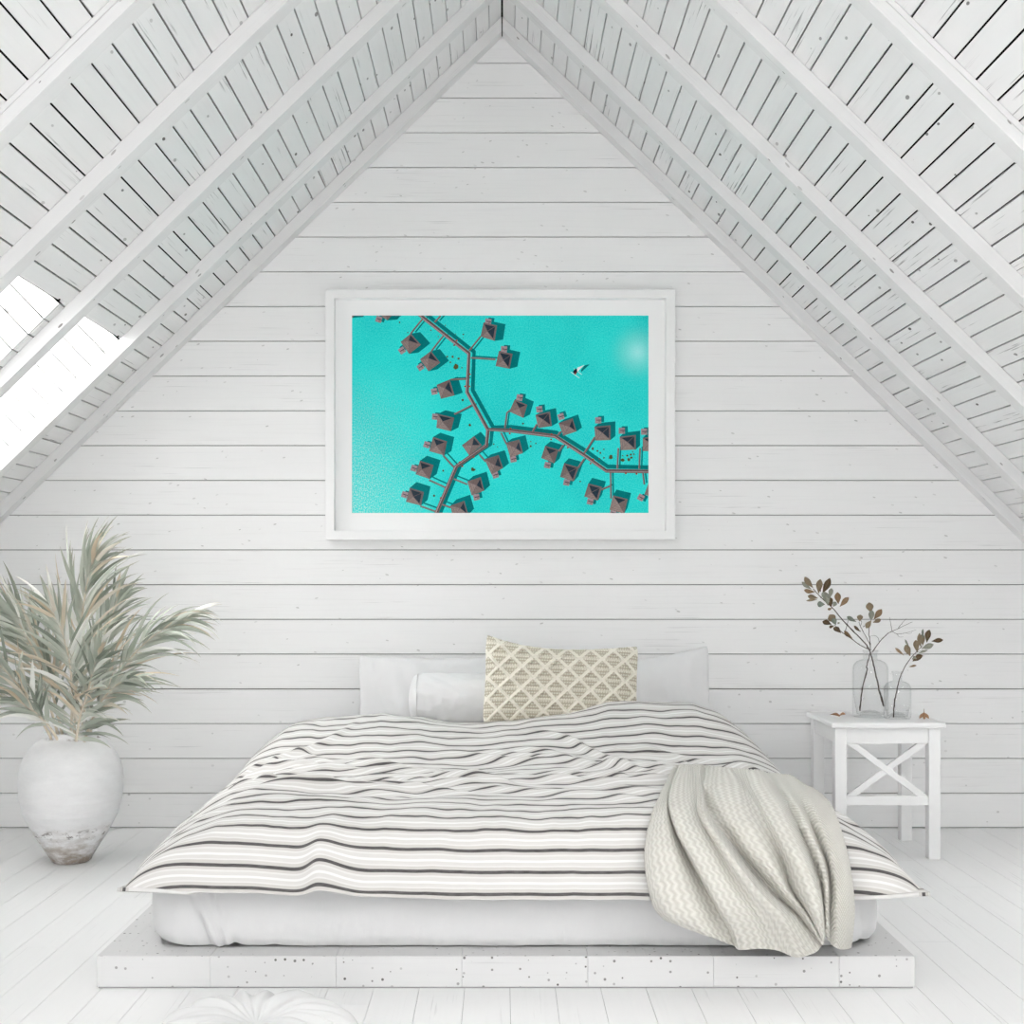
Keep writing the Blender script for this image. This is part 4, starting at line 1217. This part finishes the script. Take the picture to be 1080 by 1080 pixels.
branch('crooked upright branch with sparse leaves and a bare side twig in the larger glass bottle',
       [(q6([(402, 958), (408, 880), (420, 800), (448, 700), (445, 680), (462, 610), (468, 570), (465, 520), (458, 455), (470, 400), (478, 370)], 5.375, 5.38), .0028, .0010),
        (q6([(466, 540), (430, 470), (405, 425), (395, 395)], 5.38), .0014, .0008), (q6([(405, 425), (412, 395), (404, 378)], 5.38), .0008, .0006),
        (q6([(478, 590), (520, 530), (570, 475), (605, 455), (640, 440), (690, 415), (735, 395)], 5.37, 5.36), .0016, .0005),
        (q6([(605, 455), (598, 410), (588, 365)], 5.365), .0010, .0004), (q6([(640, 440), (672, 400), (695, 375)], 5.36), .0009, .0004), (q6([(605, 455), (640, 472), (690, 465), (760, 445)], 5.365), .0009, .0003),
        (q6([(635, 470), (650, 490), (675, 490)], 5.365), .0007, .0003), (q6([(525, 525), (515, 495), (495, 482), (470, 485)], 5.37), .0008, .0004), (q6([(690, 465), (715, 470), (730, 462)], 5.365), .0005, .0003),
        (q6([(405, 455), (380, 440), (365, 418)], 5.38), .0014, .0006)],
       l6([(470, 335, 460, 272, 18), (472, 390, 478, 322, 14), (490, 380, 540, 315, 14), (475, 385, 440, 435, 13), (485, 400, 535, 378, 10), (378, 395, 320, 362, 10), (400, 392, 404, 350, 14), (405, 458, 365, 420, 7), (425, 430, 428, 420, 3)], 5.37),
       P(907, 750, 5.375), 32)
branch('single leafy sprig bending right out of the smaller glass bottle',
       [(q6([(614, 1000), (618, 940), (625, 880), (648, 770), (680, 690), (720, 630), (760, 585), (800, 545)], 5.285, 5.27), .0026, .0010), (q6([(755, 590), (780, 580), (805, 572)], 5.27), .0009, .0006)],
       l6([(720, 612, 690, 540, 15), (715, 560, 688, 505, 7), (680, 608, 625, 560, 6), (765, 590, 755, 510, 14), (790, 560, 780, 465, 17), (800, 500, 802, 440, 9), (800, 545, 800, 470, 16), (825, 525, 842, 445, 15), (855, 518, 928, 510, 11), (790, 565, 868, 538, 13),
           (770, 595, 830, 572, 6), (735, 645, 800, 608, 15), (732, 630, 760, 625, 12), (712, 680, 760, 672, 6), (700, 600, 690, 545, 8)], 5.275),
       P(942, 756, 5.285), 33)
# two dry leaves fallen on the stool top
def fallen(name, label, cx, cy, pts, w, seed):
    mb = MB()
    for a, b in pts:
        add_leaf(mb, Vector((cx + a[0], cy + a[1], ST_Z + a[2])), Vector((cx + b[0], cy + b[1], ST_Z + b[2])), w, seed, .9, .5)
    o = mb.build(name, M['fallen'], origin=(cx, cy, ST_Z), smooth=True)
    return tag(o, label, 'leaf')
M['fallen'] = NT('tan dry leaf').base((.34, .20, .115), .7, .2)
fy = 5.31
fallen('dry_leaf', 'curled brown dry leaf lying on the left of the stool top beside the larger bottle', (881 - VX) * fy / F, fy, [((-.022, .0, .012), (.018, -.004, .006)), ((.012, -.002, .006), (.042, .004, .014))], .010, 71)
fx = (974.7 - VX) * 5.26 / F
mb = MB()
for k in range(3):
    a = 2 * math.pi * k / 3 + .25
    add_leaf(mb, Vector((fx + .0, 5.26, ST_Z + .027)), Vector((fx + .021 * math.cos(a), 5.26 + .021 * math.sin(a), ST_Z + .002)), .0055, 80 + k, math.pi / 2 * .2, .2)
mb.tube([Vector((fx, 5.26, ST_Z + .022)), Vector((fx - .001, 5.26, ST_Z + .042))], [.0018, .0006], 6)
tag(mb.build('dry_leaf', M['fallen'], origin=(fx, 5.26, ST_Z), smooth=True), 'small pointed brown dry seed husk on the right of the stool top', 'leaf')

# ------------------------------------------------------------------ light, sky, camera
w = bpy.data.worlds.new('sky'); bpy.context.scene.world = w; w.use_nodes = True
bg = w.node_tree.nodes['Background']; bg.inputs[0].default_value = (1, .995, .985, 1); bg.inputs[1].default_value = 15.5
def area(name, loc, rot, sx, sy, power, col=(1, 1, 1), portal=False):
    l = bpy.data.lights.new(name, 'AREA'); l.shape = 'RECTANGLE'; l.size, l.size_y = sx, sy; l.energy = power; l.color = col
    o = bpy.data.objects.new(name, l); C.objects.link(o); o.location = loc; o.rotation_euler = rot
    if portal: l.cycles.is_portal = True
    return o
area('window_daylight', ((wx0 + wx1) / 2, REAR - .03, (wz0 + wz1) / 2), (math.radians(90), 0, 0), wx1 - wx0, wz1 - wz0, 1, portal=True)  # sky portal in the opening added behind the viewpoint
for side in OPEN:
    fnl = roof(side); s_ = -1 if side == 'left' else 1
    for a, b, k0, k1, D in OPEN[side]:
        c = fnl(((k0 + k1) / 2 * BW, (a + b) / 2, D - .01))
        o = area('roof_window_daylight', c, (0, 0, 0), (k1 - k0) * BW, b - a, 1, portal=True)  # sky portals, for the seen shafts and the added unseen openings
        z_ = Vector((s_ * ST, 0, CT)); x_ = Vector((s_ * CT, 0, -ST))      # the light looks down its local -Z
        o.rotation_euler = Matrix((x_, z_.cross(x_), z_)).transposed().to_euler()

cam = bpy.data.cameras.new('camera'); co = bpy.data.objects.new('camera', cam); C.objects.link(co)
co.location = (0, 0, EYE); co.rotation_euler = (math.radians(90), 0, 0)
cam.sensor_width = 36; cam.lens = 36 * F / 1080
cam.shift_x = (540 - VX) / 1080; cam.shift_y = -(540 - VY) / 1080
cam.clip_start = .05; cam.clip_end = 100
sc = bpy.context.scene
sc.camera = co
sc.view_settings.view_transform = 'Standard'; sc.view_settings.look = 'None'; sc.view_settings.gamma = 1
sc.view_settings.use_curve_mapping = False
sc.view_settings.exposure = 0.13
sc.cycles.max_bounces = 14; sc.cycles.diffuse_bounces = 8; sc.cycles.transmission_bounces = 12; sc.cycles.glossy_bounces = 4
sc.cycles.use_denoising = True
sc.cycles.sample_clamp_indirect = 8
